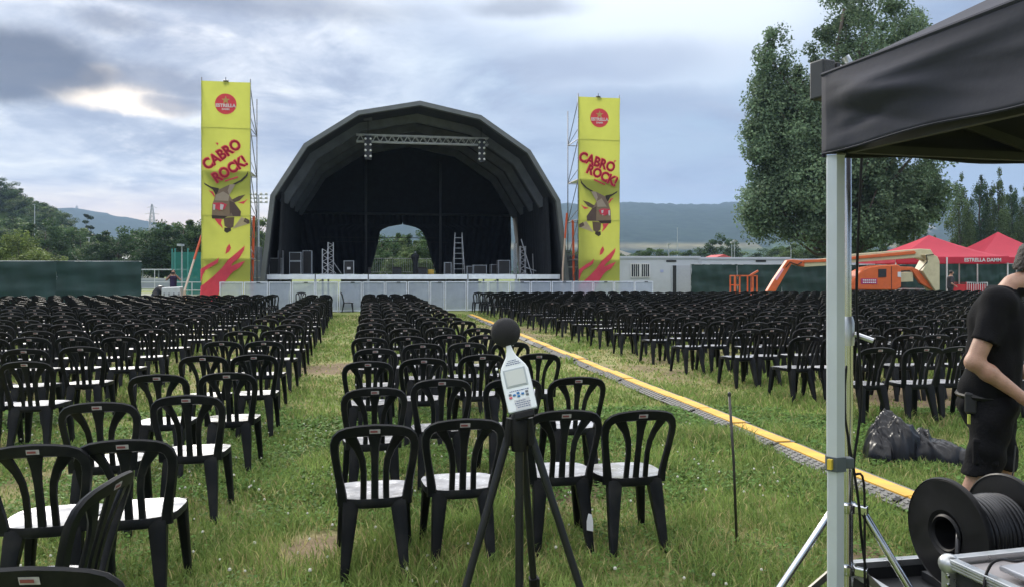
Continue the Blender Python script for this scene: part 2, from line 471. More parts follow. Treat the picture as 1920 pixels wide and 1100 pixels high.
_p0 = Vector(((1712 - 960) / FPX * FPX * HC / (946 - VH), FPX * HC / (946 - VH))); _d = (Vector((-1.80, 31.2)) - _p0).normalized()
RAMP = (_p0.x, _p0.y, _d.x, _d.y)            # the line of the cable ramp
def make_grass():
    """blades where single ones can be seen; the ground's colour takes over beyond"""
    parts = []
    for (y0, y1, dens, hgt, wid) in ((2.3, 5.2, 4200, .068, .0040), (5.2, 8, 2300, .062, .0056), (8, 12, 1000, .058, .009), (12, 18, 420, .055, .014), (18, 31, 150, .055, .022)):
        area = 1.42 * (y1 * y1 - y0 * y0) / 2
        n = int(area * dens)
        y = np.sqrt(rng.uniform(y0 * y0, y1 * y1, n)); x = rng.uniform(-.71, .71, n) * y
        d = dryness(x, y)
        tuft = fbm(x * 1.7, y * 1.7, 77, 3)
        off = np.abs((x - RAMP[0]) * RAMP[3] - (y - RAMP[1]) * RAMP[2] + .0)
        keep = (off > .15) & (rng.uniform(0, 1, n) < np.clip(1.1 - .95 * d, .1, 1) * np.clip(.35 + 1.3 * tuft, 0, 1))
        x, y, d, tuft = x[keep], y[keep], d[keep], tuft[keep]; n = len(x)
        big = np.clip((fbm(x * .9 + 9, y * .9, 99, 3) - .5) * 4, 0, 1)
        h = hgt * (.45 + 1.0 * rng.random(n)) * (.6 + .7 * tuft + .9 * big) * (1 - .5 * d)
        a = rng.uniform(0, 2 * np.pi, n); lean = rng.uniform(.15, 1.0, n) * h
        la = rng.uniform(0, 2 * np.pi, n)
        w = wid * rng.uniform(.6, 1.4, n)
        z0 = (fbm(x * .9, y * .9, 5, 4) - .5) * .05 - .004
        base = np.stack([x, y, z0], -1)
        side = np.stack([np.cos(a), np.sin(a), 0 * a], -1) * w[:, None]
        ln = np.stack([np.cos(la) * lean, np.sin(la) * lean, 0 * la], -1)
        upv = np.stack([0 * h, 0 * h, h], -1)
        v = np.stack([base - side, base + side, base + side * .7 + ln * .35 + upv * .62, base - side * .7 + ln * .35 + upv * .62, base + ln + upv], 1)
        g = np.array([.132, .215, .054]); g2 = np.array([.255, .318, .098]); st = np.array([.40, .36, .17])
        k = rng.random(n)[:, None]
        c = g * (1 - k) + g2 * k
        pat = fbm(x * 3.1, y * 3.1, 151, 3)[:, None]; c = c * (.65 + .75 * pat)
        s = (rng.random(n) < (.10 + .45 * d))[:, None]
        c = np.where(s, st * (.7 + .5 * rng.random(n)[:, None]), c) * (.75 + .5 * rng.random(n)[:, None])
        parts.append((v, np.repeat(c, 5, 0)))
    V = np.concatenate([p[0].reshape(-1, 3) for p in parts]); C = np.concatenate([p[1] for p in parts])
    n = len(V) // 5
    i = np.arange(n)[:, None] * 5
    tri = np.concatenate([i + np.array([[0, 1, 2]]), i + np.array([[0, 2, 3]]), i + np.array([[3, 2, 4]])], 1).reshape(-1)
    # low round weed leaves between the blades
    n = 150000
    y = np.sqrt(rng.uniform(2.6 ** 2, 9.5 ** 2, n)); x = rng.uniform(-.71, .71, n) * y
    k = (fbm(x * 1.3 + 4, y * 1.3, 171, 3) + .25 * rng.random(n) > .56) & (np.abs((x - RAMP[0]) * RAMP[3] - (y - RAMP[1]) * RAMP[2]) > .15)
    x, y = x[k], y[k]; n = len(x)
    z = (fbm(x * .9, y * .9, 5, 4) - .5) * .05 + rng.uniform(.004, .045, n)
    p = np.stack([x, y, z], -1); a = rng.uniform(0, 2 * np.pi, n); sz = rng.uniform(.006, .013, n)[:, None] * np.clip(y / 4.5, 1, 2)[:, None]
    t1 = rng.normal(0, .35, n); t2 = rng.normal(0, .35, n)
    u = np.stack([np.cos(a), np.sin(a), t1], -1) * sz; v = np.stack([-np.sin(a), np.cos(a), t2], -1) * sz
    W = np.stack([p - u, p - v, p + u, p + v], 1).reshape(-1, 3)
    wc = np.array([.105, .195, .055]) * (.6 + .9 * rng.random(n))[:, None] + np.array([.03, .02, .0]) * rng.random(n)[:, None]
    i = np.arange(n)[:, None] * 4 + len(V)
    tri = np.concatenate([tri, np.concatenate([i + np.array([[0, 1, 2]]), i + np.array([[0, 2, 3]])], 1).reshape(-1)])
    V = np.concatenate([V, W]); C = np.concatenate([C, np.repeat(wc, 4, 0)])
    me = np_mesh('grass', V, tri, 3, C, [M_GRASS])
    tag(link('grass', me), 'short patchy green grass of the field with dry straw', 'grass', kind='stuff')
    # clover heads
    n = 420
    y = np.sqrt(rng.uniform(3 ** 2, 8.5 ** 2, n)); x = rng.uniform(-.68, .45, n) * y
    k = fbm(x * .8 + 9, y * .8, 131, 3) > .5
    x, y = x[k], y[k]
    mb = MB()
    for a, b in zip(x, y):
        z = gz(a, b) + random.uniform(.04, .085); r = random.uniform(.006, .011)
        mb.lathe([(.001, -r), (r, -r * .3), (r * .8, r * .6), (.001, r)], 5, Matrix.Translation((a, b, z)), cap=False)
    o = mb.build('clover_flowers', mat('clover_white', (.55, .54, .46), .8))
    tag(o, 'small white clover heads scattered through the near grass', 'clover', kind='stuff')
make_grass()

# ------------------------------------------------------------------ stage
TH = R(10.3)                                # the site grid is turned this far from the view axis
RV = Vector((math.cos(TH), math.sin(TH), 0)); DV = Vector((-math.sin(TH), math.cos(TH), 0))
S0 = Vector((-4.62, 38.0, 0))
def st(x, y, z): return S0 + RV * x + DV * y + Vector((0, 0, z))
def sxz(u, v, y):                           # stage-local x, z of a photo pixel on the plane y
    d = Vector(((u - 960) / FPX, 1, (VH - v) / FPX)); o = Vector((0, 0, HC)); p0 = st(0, y, 0)
    t = (p0 - o).dot(DV) / d.dot(DV); w = o + d * t
    return (w - S0).dot(RV), w.z
DECK = 1.60
M_TARP = mat('grey_stage_tarp', (.125, .137, .142), .5, var=.12, vscale=1.5, dirt=(.09, .097, .10), dscale=.8)
M_LINING = mat('black_lining', (.034, .038, .048), .75, var=.25, vscale=2)
M_RIB = mat('rib_sleeve', (.14, .152, .175), .7, var=.2, vscale=2)
M_FASCIA = mat('deck_fascia', (.78, .83, .9), .45, 0.0, var=.12, vscale=3)

def make_stage():
    root = thing('concert_stage', 'big arched open-air stage with grey rim and black interior', 'stage', S0, TH)
    outer = [sxz(u, v, -.5) for u, v in ((488, 512), (507, 365), (572, 271.5), (673, 208.5), (788.5, 191.5), (904, 220), (994, 283), (1047.5, 378.5), (1057, 516))]
    # make it a symmetric profile: average left and right halves
    half = []
    for i in range(5):
        a, b = outer[i], outer[8 - i]
        half.append(((b[0] - a[0]) / 2, (a[1] + b[1]) / 2))
    cx = sum((outer[i][0] + outer[8 - i][0]) / 2 for i in range(5)) / 5
    prof = [(cx - h[0], h[1]) for h in half[:4]] + [(cx, half[4][1])] + [(cx + h[0], h[1]) for h in half[:4][::-1]]
    prof[0] = (prof[0][0] - .25, .0); prof[-1] = (prof[-1][0] + .25, .0)
    c = Vector((cx, 3.5))
    def inset(k):                           # offset the profile inwards by k metres
        out = []
        n = len(prof)
        for i in range(n):
            p = Vector(prof[i])
            ns = []
            for a, b in ((i - 1, i), (i, i + 1)):
                if a < 0 or b >= n: continue
                d = (Vector(prof[b]) - Vector(prof[a])).normalized()
                ns.append(Vector((d.y, -d.x)))
            nrm = sum(ns, Vector((0, 0)))
            nrm.normalize()
            cosv = nrm.dot(ns[0])
            out.append(tuple(p + nrm * (k / cosv)))
        return out
    D0, D1 = -.5, 11.9
    O, I1, I2, I3 = prof, inset(.07), inset(.21), inset(.10)
    def seg(poly, y0, y1, name, m, par=root):
        return MB().prism(poly, lambda a, b: (a, y0, b), lambda a, b: (a, y1, b)).build(name, m, par)
    for i in range(8):
        seg([O[i], O[i + 1], I1[i + 1], I1[i]], D0 + .02, D1, 'roof_panel', M_TARP)
        seg([O[i], O[i + 1], I2[i + 1], I2[i]], D0 - .28, D0 + .015, 'rim_beam', M_TARP)
        seg([I3[i], I3[i + 1], inset(.13)[i + 1], inset(.13)[i]], D0 + .05, D1 - .1, 'lining_panel', M_LINING)
    R0, R1 = inset(.135), inset(.55)
    for y in (1.6, 4.2, 6.8, 9.4):
        mb = MB()
        for i in range(1, 7):
            mb.prism([R0[i], R0[i + 1], R1[i + 1], R1[i]], lambda a, b: (a, y, b), lambda a, b: (a, y + .28, b))
        mb.build('rib', M_RIB, root)
    # deck
    xl, xr = sxz(499, 518, 0)[0], sxz(1051, 518, 0)[0]
    MB().box(((xl + xr) / 2, 5.95, DECK - .13), (xr - xl, 11.6, .2)).build('deck', mat('deck_plywood', (.035, .034, .033), .7, var=.3, vscale=2), root)
    cuts = [499, 591, 690.5, 877.5, 968, 1051]
    for a, b in zip(cuts[:-1], cuts[1:]):
        x0, x1 = sxz(a, 518, 0)[0], sxz(b, 518, 0)[0]
        MB().box(((x0 + x1) / 2, .06, DECK - .12), (x1 - x0 - .05, .12, .235)).build('fascia_beam', M_FASCIA, root, bevel=.01)
    for a in cuts:
        x = sxz(a, 518, 0)[0]
        for y in (.07, 5.8, 11.5):
            MB().box((x, y + .03, (DECK - .24) / 2), (.10, .10, DECK - .24)).build('deck_leg', M_GALV, root)
    mb = MB()
    for a, b in zip(cuts[:-1], cuts[1:]):
        x0, x1 = sxz(a, 518, 0)[0], sxz(b, 518, 0)[0]
        mb.tube([(x0, 5.8, .1), (x1, 5.8, 1.3)], .025, 6)
    mb.build('under_deck_brace', M_GALV, root)
    # sides and back drapes
    def folds(x, amp=.07, per=.34, ph=0): return amp * math.sin(x / per * 2 * math.pi + ph) + .04 * math.sin(x * 2.3 + ph)
    ztop = 5.45
    xw = I3[1][0] + .28
    def side(sgn, y1):
        x0 = cx + sgn * (cx - xw)
        def fn(s, t):
            y = .3 + s * (y1 - .3); z = DECK + .02 + t * (ztop - DECK + .1)
            lean = sgn * (ztop - z) * .045
            return (x0 + lean + folds(y, .05, .5) * .8, y, z)
        MB().grid(fn, 90, 5).build('side_drape', M_DECKBLK, root, smooth=True)
    side(-1, 11.3); side(1, 9.1)
    yb = 11.55
    def lim(pts):
        q = sorted([sxz(u, v, yb)[::-1] for u, v in pts])
        zs = [a for a, b in q]; xs = [b for a, b in q]
        return lambda z: float(np.interp(z, zs, xs))
    left = lim(((694, 511), (703, 480), (710, 450), (713, 433), (722, 427), (738, 423), (754, 421.5), (758, 400)))
    right = lim(((817, 511), (807, 480), (799, 450), (791, 433), (782, 427), (768, 423), (756, 421.5), (752, 400)))
    zbar = sxz(750, 402, yb)[1]
    lx0, rx0 = xw - .1, 2 * cx - xw + .1 - .0
    for nm, edge, far in (('back_curtain', left, lx0), ('back_curtain', right, rx0)):
        def fn(s, t):
            z = DECK + .02 + t * (zbar - DECK); e = edge(z)
            x = far + (e - far) * s
            return (x, yb + folds(x * (1 + .12 * (1 - t)), .08, .42), z)
        MB().grid(fn, 130, 24).build(nm, M_DECKBLK, root, smooth=True)
    up = [(x, z) for x, z in inset(.12)[1:-1]]
    up = [(lx0, zbar)] + [p for p in up if p[1] > zbar] + [(rx0, zbar)]
    MB().prism(up, lambda a, b: (a, yb - .02, b), lambda a, b: (a, yb + .04, b)).build('upper_back_drape', M_DECKBLK, root)
    MB().tube([(lx0, yb - .15, zbar), (rx0, yb - .15, zbar)], .07, 8).build('cross_bar', M_DARKM if False else mat('bar_grey', (.10, .105, .115), .5, .3, var=.15), root, smooth=True)
    for u in (686, 826):
        x = sxz(u, 450, 8.6)[0]
        MB().tube([(x, 8.6, DECK), (x, 8.6, 8.4)], .075, 10).build('mast', MATS['bar_grey'], root, smooth=True)
    z2 = sxz(750, 454, 9.6)[1]; mb = MB()
    for dz in (0, .26):
        mb.tube([(sxz(600, 454, 9.6)[0], 9.6, z2 + dz), (sxz(838, 454, 9.6)[0], 9.6, z2 + dz)], .022, 6)
    mb.build('low_rail', M_DARKM, root)
    return root, prof, cx
STAGE, PROF, SCX = make_stage()

def truss_mesh(L, s, rad=.024, n=None):
    """square box truss along x, centred"""
    mb = MB(); h = s / 2; n = n or int(L / (s * 1.1))
    for y in (-h, h):
        for z in (-h, h): mb.tube([(-L / 2, y, z), (L / 2, y, z)], rad, 6)
    for i in range(n):
        a = -L / 2 + L * i / n; b = -L / 2 + L * (i + 1) / n; m_ = (a + b) / 2
        for y in (-h, h):
            mb.tube([(a, y, -h), (m_, y, h)], rad * .5, 5); mb.tube([(m_, y, h), (b, y, -h)], rad * .5, 5)
        for z in (-h, h):
            mb.tube([(a, -h, z), (b, h, z)], rad * .5, 5)
    return mb

def make_truss():
    x0, z0 = sxz(668, 258, .9); x1, z1 = sxz(915, 268, .9)
    c = (x0 + x1) / 2; zc = (z0 + z1) / 2; L = x1 - x0
    t = thing('lighting_truss', 'silver box truss hung under the top of the stage arch', 'truss', st(c, .9, zc), TH)
    truss_mesh(L, .34, .028, 17).build('truss_frame', mat('truss_alu', (.62, .64, .68), .4, .35, var=.1), t)
    for s, u, nm in ((-1, 690, 'left'), (1, 902, 'right')):
        x = sxz(u, 262, .9)[0] - c
        MB().tube([(x, 0, .17), (x, 0, 1.35)], .018, 6).build('hoist_chain', M_DARKM, t)
        MB().box((x, 0, 1.0), (.42, .3, .2)).build('hoist_motor', mat('motor_grey', (.12, .125, .135), .6), t, bevel=.02)
        b = thing('blinder_light', 'eight-lamp blinder light hanging at the %s end of the truss' % nm, 'stage light', st(c + x, .68, zc - .08), TH, 'blinder lights on the truss')
        MB().box((0, 0, -.42), (.34, .16, 1.18)).build('housing', M_DARKM, b, bevel=.02)
        for i in range(2):
            for j in range(4):
                MB().lathe([(.062, 0), (.062, .02), (.035, .035), (.001, .04)], 10, Matrix.Translation(((i - .5) * .25, -.08, .01 - j * .285)) @ Matrix.Rotation(R(90), 4, 'X'), cap=False).build('lamp', mat('lamp_reflector', (.8, .8, .78), .25, .3), b, smooth=True)
make_truss()

# things standing on the deck ---------------------------------------
M_CASE = mat('case_black', (.018, .018, .02), .55, var=.25, vscale=5)
def flight_case(u0, u1, v0, v1, y, label, depth=.6, base=None, cat='flight case', name='flight_case', open_frame=False):
    x0, zb = sxz(u0, v1, y); x1, zt = sxz(u1, v0, y)
    zb = DECK if base is None else base
    w, h = x1 - x0, zt - zb
    t = thing(name, label, cat, st((x0 + x1) / 2, y, zb), TH, 'cases and racks on the stage')
    if not open_frame: MB().box((0, depth / 2, h / 2), (w - .03, depth - .03, h - .03)).build('body', M_CASE, t)
    else: MB().box((0, depth / 2, h * .18), (w - .03, depth - .03, h * .33)).build('body', M_CASE, t)
    mb = MB(); e = .024
    for a in (-1, 1):
        for b in (0, 1):
            mb.bar((a * (w / 2), b * depth, 0), (a * (w / 2), b * depth, h), e)
            mb.bar((-w / 2, b * depth, .018 if a < 0 else h - .018), (w / 2, b * depth, .018 if a < 0 else h - .018), e * .98)
        for c in (.018, h - .018):
            mb.bar((a * w / 2, 0, c), (a * w / 2, depth, c), e * .96)
    mb.build('edge_frame', M_ALU, t)
    return t
flight_case(505, 527, 484, 507, .9, 'black case with bright edges at the far left of the stage')
flight_case(521.5, 530, 470, 484, 1.6, 'small upright case behind the far left stage case', .4)
flight_case(543, 564, 490, 507, 2.25, 'plain dark case under the silver-framed rack, stage left', .6)
flight_case(543, 564, 473, 489.5, 2.25, 'silver-framed rack on a dark case, stage left', .6, base=sxz(550, 489.5, 2.25)[1])
flight_case(645, 663, 489, 507, 1.2, 'square silver-edged case with white sticker between truss towers and mast', .55)
t = flight_case(568, 584, 470, 507, 3.2, 'tall dark rack of gear right of the silver-framed rack', .6)
for i, (u0, u1, v0, y, lab) in enumerate(((834, 846, 492, 2.0, 'low dark case left of the ladder foot'), (876, 886, 499, 2.6, 'small dark case right of the ladder'), (888, 912, 497, 2.4, 'long low dark case in the right half of the stage'), (935, 956, 488, 1.8, 'wide case with bright edges near the right tower'), (921, 933, 496, 2.6, 'small dark case left of the wide right case'))):
    flight_case(u0, u1, v0, 507, y, lab, .5)
MB().box((0, 0, 0), (.17, .006, .12)).build('sticker', M_WHITE, bpy.data.objects['flight_case.004']).location = (0, -.025, .3)
def monitor(u0, u1, lab):
    x0, x1 = sxz(u0, 505, 1.0)[0], sxz(u1, 505, 1.0)[0]; w = x1 - x0
    t = thing('monitor_wedge', lab, 'speaker', st((x0 + x1) / 2, 1.0, DECK), TH, 'monitor wedges on the deck')
    MB().prism([(0, 0), (0, .30), (.28, .36), (.42, .06), (.42, 0)], lambda a, b: (-w / 2, a, b), lambda a, b: (w / 2, a, b)).build('cabinet', M_CASE, t)
    MB().box((0, -.008, .15), (w * .86, .012, .22)).build('grille', M_DARKM, t)
monitor(736, 753, 'black monitor wedge left of the draped stand'); monitor(783.5, 800.5, 'black monitor wedge right of the draped stand')
monitor(690, 696, 'narrow black monitor box beside the left mast')
def draped():
    x, z = sxz(778.5, 475, 3.2)
    t = thing('draped_stand', 'black cloth draped over a slim stand mid stage', 'stand', st(x, 3.2, DECK), TH)
    h = z - DECK
    MB().lathe([(.12, 0), (.13, h * .35), (.14, h * .6), (.21, h * .78), (.22, h * .9), (.14, h * .97), (.02, h)], 14).build('drape', M_DECKBLK, t, smooth=60)
    MB().tube([(0, 0, h - .02), (.02, 0, h + .1)], .04, 8).build('top_knob', mat('knob_grey', (.25, .26, .27), .5), t)
draped()
def tower_truss(u, v0, y, s, lab):
    x, z = sxz(u, v0, y); h = z - DECK
    t = thing('truss_tower', lab, 'truss', st(x, y, DECK), TH, 'upright trusses on the stage')
    o = truss_mesh(h, s, .02, int(h / s)).build('truss_frame', MATS['truss_alu'], t); o.rotation_euler = (0, R(90), 0); o.location = (0, 0, h / 2)
    MB().box((0, 0, .02), (s * 1.6, s * 1.6, .04)).build('base_plate', M_GALV, t)
    if 'left' in lab: MB().bar((s / 2, -.1, h * .4), (s / 2 + .4, -.1, .04), .03).build('strut', M_GALV, t)
tower_truss(620, 455, 2.0, .26, 'taller upright truss on the left side of the stage')
tower_truss(609.5, 467, 1.4, .26, 'shorter upright truss beside the taller one, stage left')
tower_truss(980, 462, 3.0, .28, 'upright truss near the right wing of the stage')
tower_truss(966, 457, 4.0, .12, 'thin upright pole truss before the right gap')
def ladder():
    x, z = sxz(861, 436, 3.4); h = z - DECK
    t = thing('step_ladder', 'tall aluminium step ladder standing on the right half of the stage', 'ladder', st(x, 3.4, DECK), TH)
    w0, w1 = .29, .19
    for s in (-1, 1):
        MB().bar((s * w0, 0, 0), (s * w1, .35, h), .05, .03).build('rail', M_GALV, t)
        MB().bar((s * w0, .8, 0), (s * w1, .42, h - .1), .04, .03).build('rear_rail', M_ALU, t)
    for i in range(1, 8):
        f = i / 8.0; w = w0 + (w1 - w0) * f
        MB().box((0, .35 * f, h * f), (2 * w, .07, .03)).build('rung', M_GALV, t)
ladder()
def odd():
    x, z = sxz(995, 440, 2.6)
    t = thing('leaning_pipe_frame', 'pale metal frame leaning beside the right stage wing', 'frame', st(sxz(990, 500, 2.6)[0], 2.6, DECK), TH)
    MB().tube([(.2, 0, 0), (-.32, .3, 1.9)], .03, 8).build('pole', M_ALU, t)
    MB().bar((-.1, 0, .35), (.45, 0, .18), .05).build('arm', M_ALU, t)
    MB().tube([(.32, .1, 0), (.28, .1, 1.1)], .02, 6).build('post', M_ALU, t)
    x = sxz(808, 505, 1.6)[0]
    t = thing('yellow_box', 'small yellow crate on the deck beside the right mast', 'crate', st(x, 1.6, DECK), TH)
    MB().box((0, 0, .12), (.30, .3, .24)).build('tub', mat('yellow_crate', (.5, .33, .05), .5, var=.2), t, bevel=.03)
    MB().bar((.1, 0, .24), (.2, .05, .62), .04).build('handle', M_DARKM, t)
odd()
def barricade(x, y, n, lab, z=0., w=2.2):
    for i in range(n):
        t = thing('crowd_barricade', lab % ('first', 'second', 'third', 'fourth', 'fifth')[i], 'barricade', st(x + i * (w + .05), y, z), TH, 'railings behind the stage opening')
        mb = MB().tube([(-w / 2, 0, .12), (-w / 2, 0, 1.1), (w / 2, 0, 1.1), (w / 2, 0, .12)], .022, 6)
        mb.tube([(-w / 2, 0, .2), (w / 2, 0, .2)], .018, 6)
        mb.build('frame', M_GALV, t)
        mb = MB()
        for k in range(1, 16): mb.tube([(-w / 2 + w * k / 16, 0, .2), (-w / 2 + w * k / 16, 0, 1.1)], .009, 5)
        tag(mb.build('bars', M_GALV, t), kind='stuff')
        for s in (-1, 1): MB().box((s * w * .35, 0, .06), (.05, .6, .12)).build('foot', M_GALV, t)
barricade(-2.0, 13.6, 3, 'grey crowd railing behind the curtain opening, %s from the left', 1.52)
o = MB().box((0, 0, 0), (9, 5, 1.5)).build('rear_platform', mat('platform_grey', (.16, .16, .16), .8, var=.2)); o.location = st(.3, 15.6, .75); o.rotation_euler.z = TH; tag(o, 'grey platform behind the stage opening carrying the railings', 'platform')

# ------------------------------------------------------------------ crowd barrier
M_PERF = sheer_mat('perforated_alu', (.52, .58, .66), .5, .42, .3)
ORD = ['first', 'second', 'third', 'fourth', 'fifth', 'sixth', 'seventh', 'eighth', 'ninth', 'tenth', 'eleventh', 'twelfth', 'thirteenth', 'fourteenth', 'fifteenth', 'sixteenth', 'seventeenth', 'eighteenth', 'nineteenth', 'twentieth', 'twenty-first', 'twenty-second', 'twenty-third', 'twenty-fourth', 'twenty-fifth', 'twenty-sixth', 'twenty-seventh', 'twenty-eighth', 'twenty-ninth', 'thirtieth', 'thirty-first', 'thirty-second', 'thirty-third']
def barriers():
    h = 1.30; base = Vector((-5.4, 33.7, 0))
    def uw(u):
        k = (u - 960) / FPX                   # point of the barrier line seen at that column
        t = (k * base.y - base.x) / (RV.x - k * RV.y)
        return t
    us = [411, 457, 503, 547, 591, 635, 679, 722, 764, 806, 834, 875, 915, 955, 995, 1034, 1074, 1112, 1151, 1190, 1225]
    for i in range(len(us) - 1):
        a, b = uw(us[i]), uw(us[i + 1]); w = b - a - .03
        t = thing('stage_barrier', 'aluminium mesh stage barrier panel, %s from the left' % ORD[i], 'barrier', base + RV * ((a + b) / 2), TH, 'barrier panels before the stage')
        mb = MB()
        for s in (-1, 1): mb.box((s * (w / 2 - .02), 0, h / 2), (.04, .05, h))
        mb.box((0, -.002, h - .02), (w - .085, .05, .045)); mb.box((0, -.002, .05), (w - .085, .05, .05))
        mb.build('frame', mat('barrier_alu', (.70, .74, .80), .4, .3, var=.12), t)
        MB().box((0, .008, h / 2), (w - .085, .004, h - .1)).build('mesh_sheet', M_PERF, t)
        for k in range(3): MB().box((0, .06, .32 + k * .29), (w - .02, .03, .03)).build('cross_rail', MATS['barrier_alu'], t)
        MB().bar((w * .3, .05, h - .15), (w * .3, .75, .04), .04).build('brace', MATS['barrier_alu'], t)
        MB().box((0, .42, .025), (w, .8, .02)).build('step_plate', MATS['barrier_alu'], t)
        if i % 2: MB().box((.1, -.03, h - .035), (.16, .012, .035)).build('clasp', M_DARKM, t)
barriers()

# ------------------------------------------------------------------ banner towers
M_BAN = mat('banner_yellow', (.50, .53, .10), .75, var=.05, vscale=1.2, bump=.12, bscale=3)
def translucent(m, f):
    T = m.node_tree; b = T.nodes['Principled BSDF']; out = T.nodes['Material Output']
    tr = N(T, 'ShaderNodeBsdfTranslucent'); mx = N(T, 'ShaderNodeMixShader', i_0=f)
    s = b.inputs['Base Color']
    if s.links: T.links.new(s.links[0].from_socket, tr.inputs[0])
    else: tr.inputs[0].default_value = s.default_value
    T.links.new(b.outputs[0], mx.inputs[1]); T.links.new(tr.outputs[0], mx.inputs[2]); T.links.new(mx.outputs[0], out.inputs[0])
translucent(M_BAN, .55)
def prn(name, c):
    m = mat(name, c, .75, var=.06, vscale=4); translucent(m, .4); return m
M_RED = prn('print_red', (.72, .075, .12)); M_RED2 = prn('print_red_dark', (.40, .02, .05)); M_PBLK = prn('print_dark', (.06, .045, .04))
M_PBRN = prn('print_brown', (.26, .19, .15)); M_PBRN2 = prn('print_dark_brown', (.14, .095, .08)); M_PTAN = prn('print_tan', (.46, .38, .30)); M_PWHT = prn('print_white', (.75, .75, .75))
M_GOLD = prn('print_gold', (.62, .48, .18))

def scaffold(loc, side, lab, blab):
    M_GALV = mat('scaffold_steel', (.20, .21, .23), .5, .4, var=.25, vscale=9)
    W, Dp, Ht = 2.07, 2.0, 10.35
    t = thing('scaffold_tower', lab, 'scaffold tower', loc, TH, 'scaffold towers beside the stage')
    for x in (-W / 2, W / 2):
        for y in (0, Dp):
            h = Ht if y == 0 else Ht - .45
            MB().tube([(x, y, 0), (x, y, h)], .027, 8).build('standard', M_GALV, t, smooth=True)
            MB().box((x, y, .015), (.18, .18, .03)).build('base_plate', M_GALV, t)
    for k in range(6):
        z = .35 + k * 1.95
        if z > 10: break
        for y in (0, Dp): MB().tube([(-W / 2, y, z), (W / 2, y, z)], .022, 6).build('ledger', M_GALV, t)
        for x in (-W / 2, W / 2):
            MB().tube([(x, 0, z), (x, Dp, z)], .022, 6).build('transom', M_GALV, t)
            z1 = min(z + 1.95, 10.0)
            if z1 > z: MB().tube([(x, 0, z1), (x, Dp, z)], .02, 6).build('diagonal_brace', M_GALV, t)
            MB().tube([(x, 0, z + .5), (x, Dp, z)], .018, 6).build('knee_brace', M_GALV, t)
        if k in (1, 3, 5):
            MB().box((0, Dp / 2, z + .05), (W - .1, Dp - .1, .05)).build('platform_board', M_ALU, t)
    # ballast and orange straps
    MB().tube([(-side * W / 2, Dp * .5, 4.3), (-side * (W / 2 - .1), Dp * .55, .2)], .06, 8).build('strap', mat('strap_orange', (.55, .09, .03), .6), t)
    fl = thing('flood_light', '%s floodlight on top of the %s banner tower' % (('small dark',) + (blab,)), 'light', Vector(loc) + RV * -.02 + Vector((0, 0, 10.1)), TH)
    MB().box((0, .06, .1), (.22, .14, .16), Matrix.Rotation(R(25), 3, 'X')).build('lamp_head', M_DARKM, fl, bevel=.02)
    MB().tube([(0, 0, -.1), (0, .02, .3)], .015, 6).build('bracket', M_DARKM, fl)
    # the banner hangs on the front
    b = thing('festival_banner', 'tall yellow festival banner hanging on the %s scaffold tower' % blab, 'banner', Vector(loc) + DV * -.08, TH, 'tall yellow banners beside the stage')
    def rip(x, z): return .016 * math.sin(x * 3.1 + z * .7) * math.sin(z * 1.3 + x) + .007 * math.sin(z * 5 + x * 4) + .005 * math.sin(z * 2.2 - x * 7)
    zt = 10.18
    MB().grid(lambda s, t_: ((s - .5) * 2.1 * (1 - .018 * abs(math.sin((.22 + t_ * (zt - .22) - .35) / 1.95 * math.pi))), rip((s - .5) * 2.1, .22 + t_ * (zt - .22)), .22 + t_ * (zt - .22)), 22, 130).build('fabric', M_BAN, b, smooth=True)
    for k in range(11):
        for e in (-1, 1): MB().tube([(e * 1.02, -.01, .4 + k * .97), (e * 1.05, .06, .36 + k * .97)], .008, 5).build('tie', M_WHITE, b)
    lay = [0]
    def sheet(poly, m, name='print_patch', par=b):
        lay[0] += 1; y = -.026 - lay[0] * .0016
        MB().add([(x, rip(x, z) + y, z) for x, z in poly], [tuple(range(len(poly)))]).build(name, m, par)
    def word(txt, x, z, size, ang, m, bold, sp=1.0, name='lettering', sx=1.0, par=b, dy=0):
        vs, fs = text_mesh(txt, size, bold, sp); ca, sa = math.cos(ang), math.sin(ang)
        pts = [((p.x * sx) * ca - p.y * sa + x, (p.x * sx) * sa + p.y * ca + z) for p in vs]
        MB().add([(a, rip(a, c_) - .062 - dy, c_) for a, c_ in pts], fs).build(name, m, par)
    # round beer emblem
    zc = 9.18; r = .46
    lay[0] = 2
    circ = lambda q: [(q * math.cos(a * math.pi / 18), zc + q * math.sin(a * math.pi / 18)) for a in range(36)]
    em = link('emblem', MB().add([(x, rip(x, z) - .034, z) for x, z in circ(r)], [tuple(range(36))]).mesh('emblem', M_RED), b)
    star = [((.19 if i % 2 == 0 else .08) * math.sin(i * math.pi / 5), zc + .16 + (.19 if i % 2 == 0 else .08) * math.cos(i * math.pi / 5)) for i in range(10)]
    MB().add([(x, rip(x, z) - .056, z) for x, z in star], [tuple(range(10))]).build('star', M_GOLD, em)
    word('ESTRELLA', 0, zc - .08, .20, 0, M_PWHT, .012, 1.0, 'lettering', .98, em)
    word('DAMM', 0, zc - .24, .11, 0, M_PWHT, .006, 1.0, 'lettering', 1.0, em)
    # lettering, slanted outwards from the stage
    s = side
    A = R(-17) * s; B_ = R(-24) * s
    if s > 0: w1, w2 = (-.13, 7.02), (.12, 6.38)
    else: w1, w2 = (-.16, 6.92), (.18, 6.26)
    if s < 0: A, B_ = R(36), R(33)
    for (dx, dz, mm, bo, dy) in ((0.0, 0.0, M_RED, .045, 0.0), (.012, -.012, M_RED2, .010, .006)):
        word('CABRO', w1[0] + dx, w1[1] + dz, .64, A, mm, bo, 1.0, 'lettering', .86, b, dy)
        word('ROCK!', w2[0] + dx, w2[1] + dz, .62, B_, mm, bo, 1.0, 'lettering', .86, b, dy)
    ux, uz = (.18, 5.98) if s > 0 else (.42, 5.98)
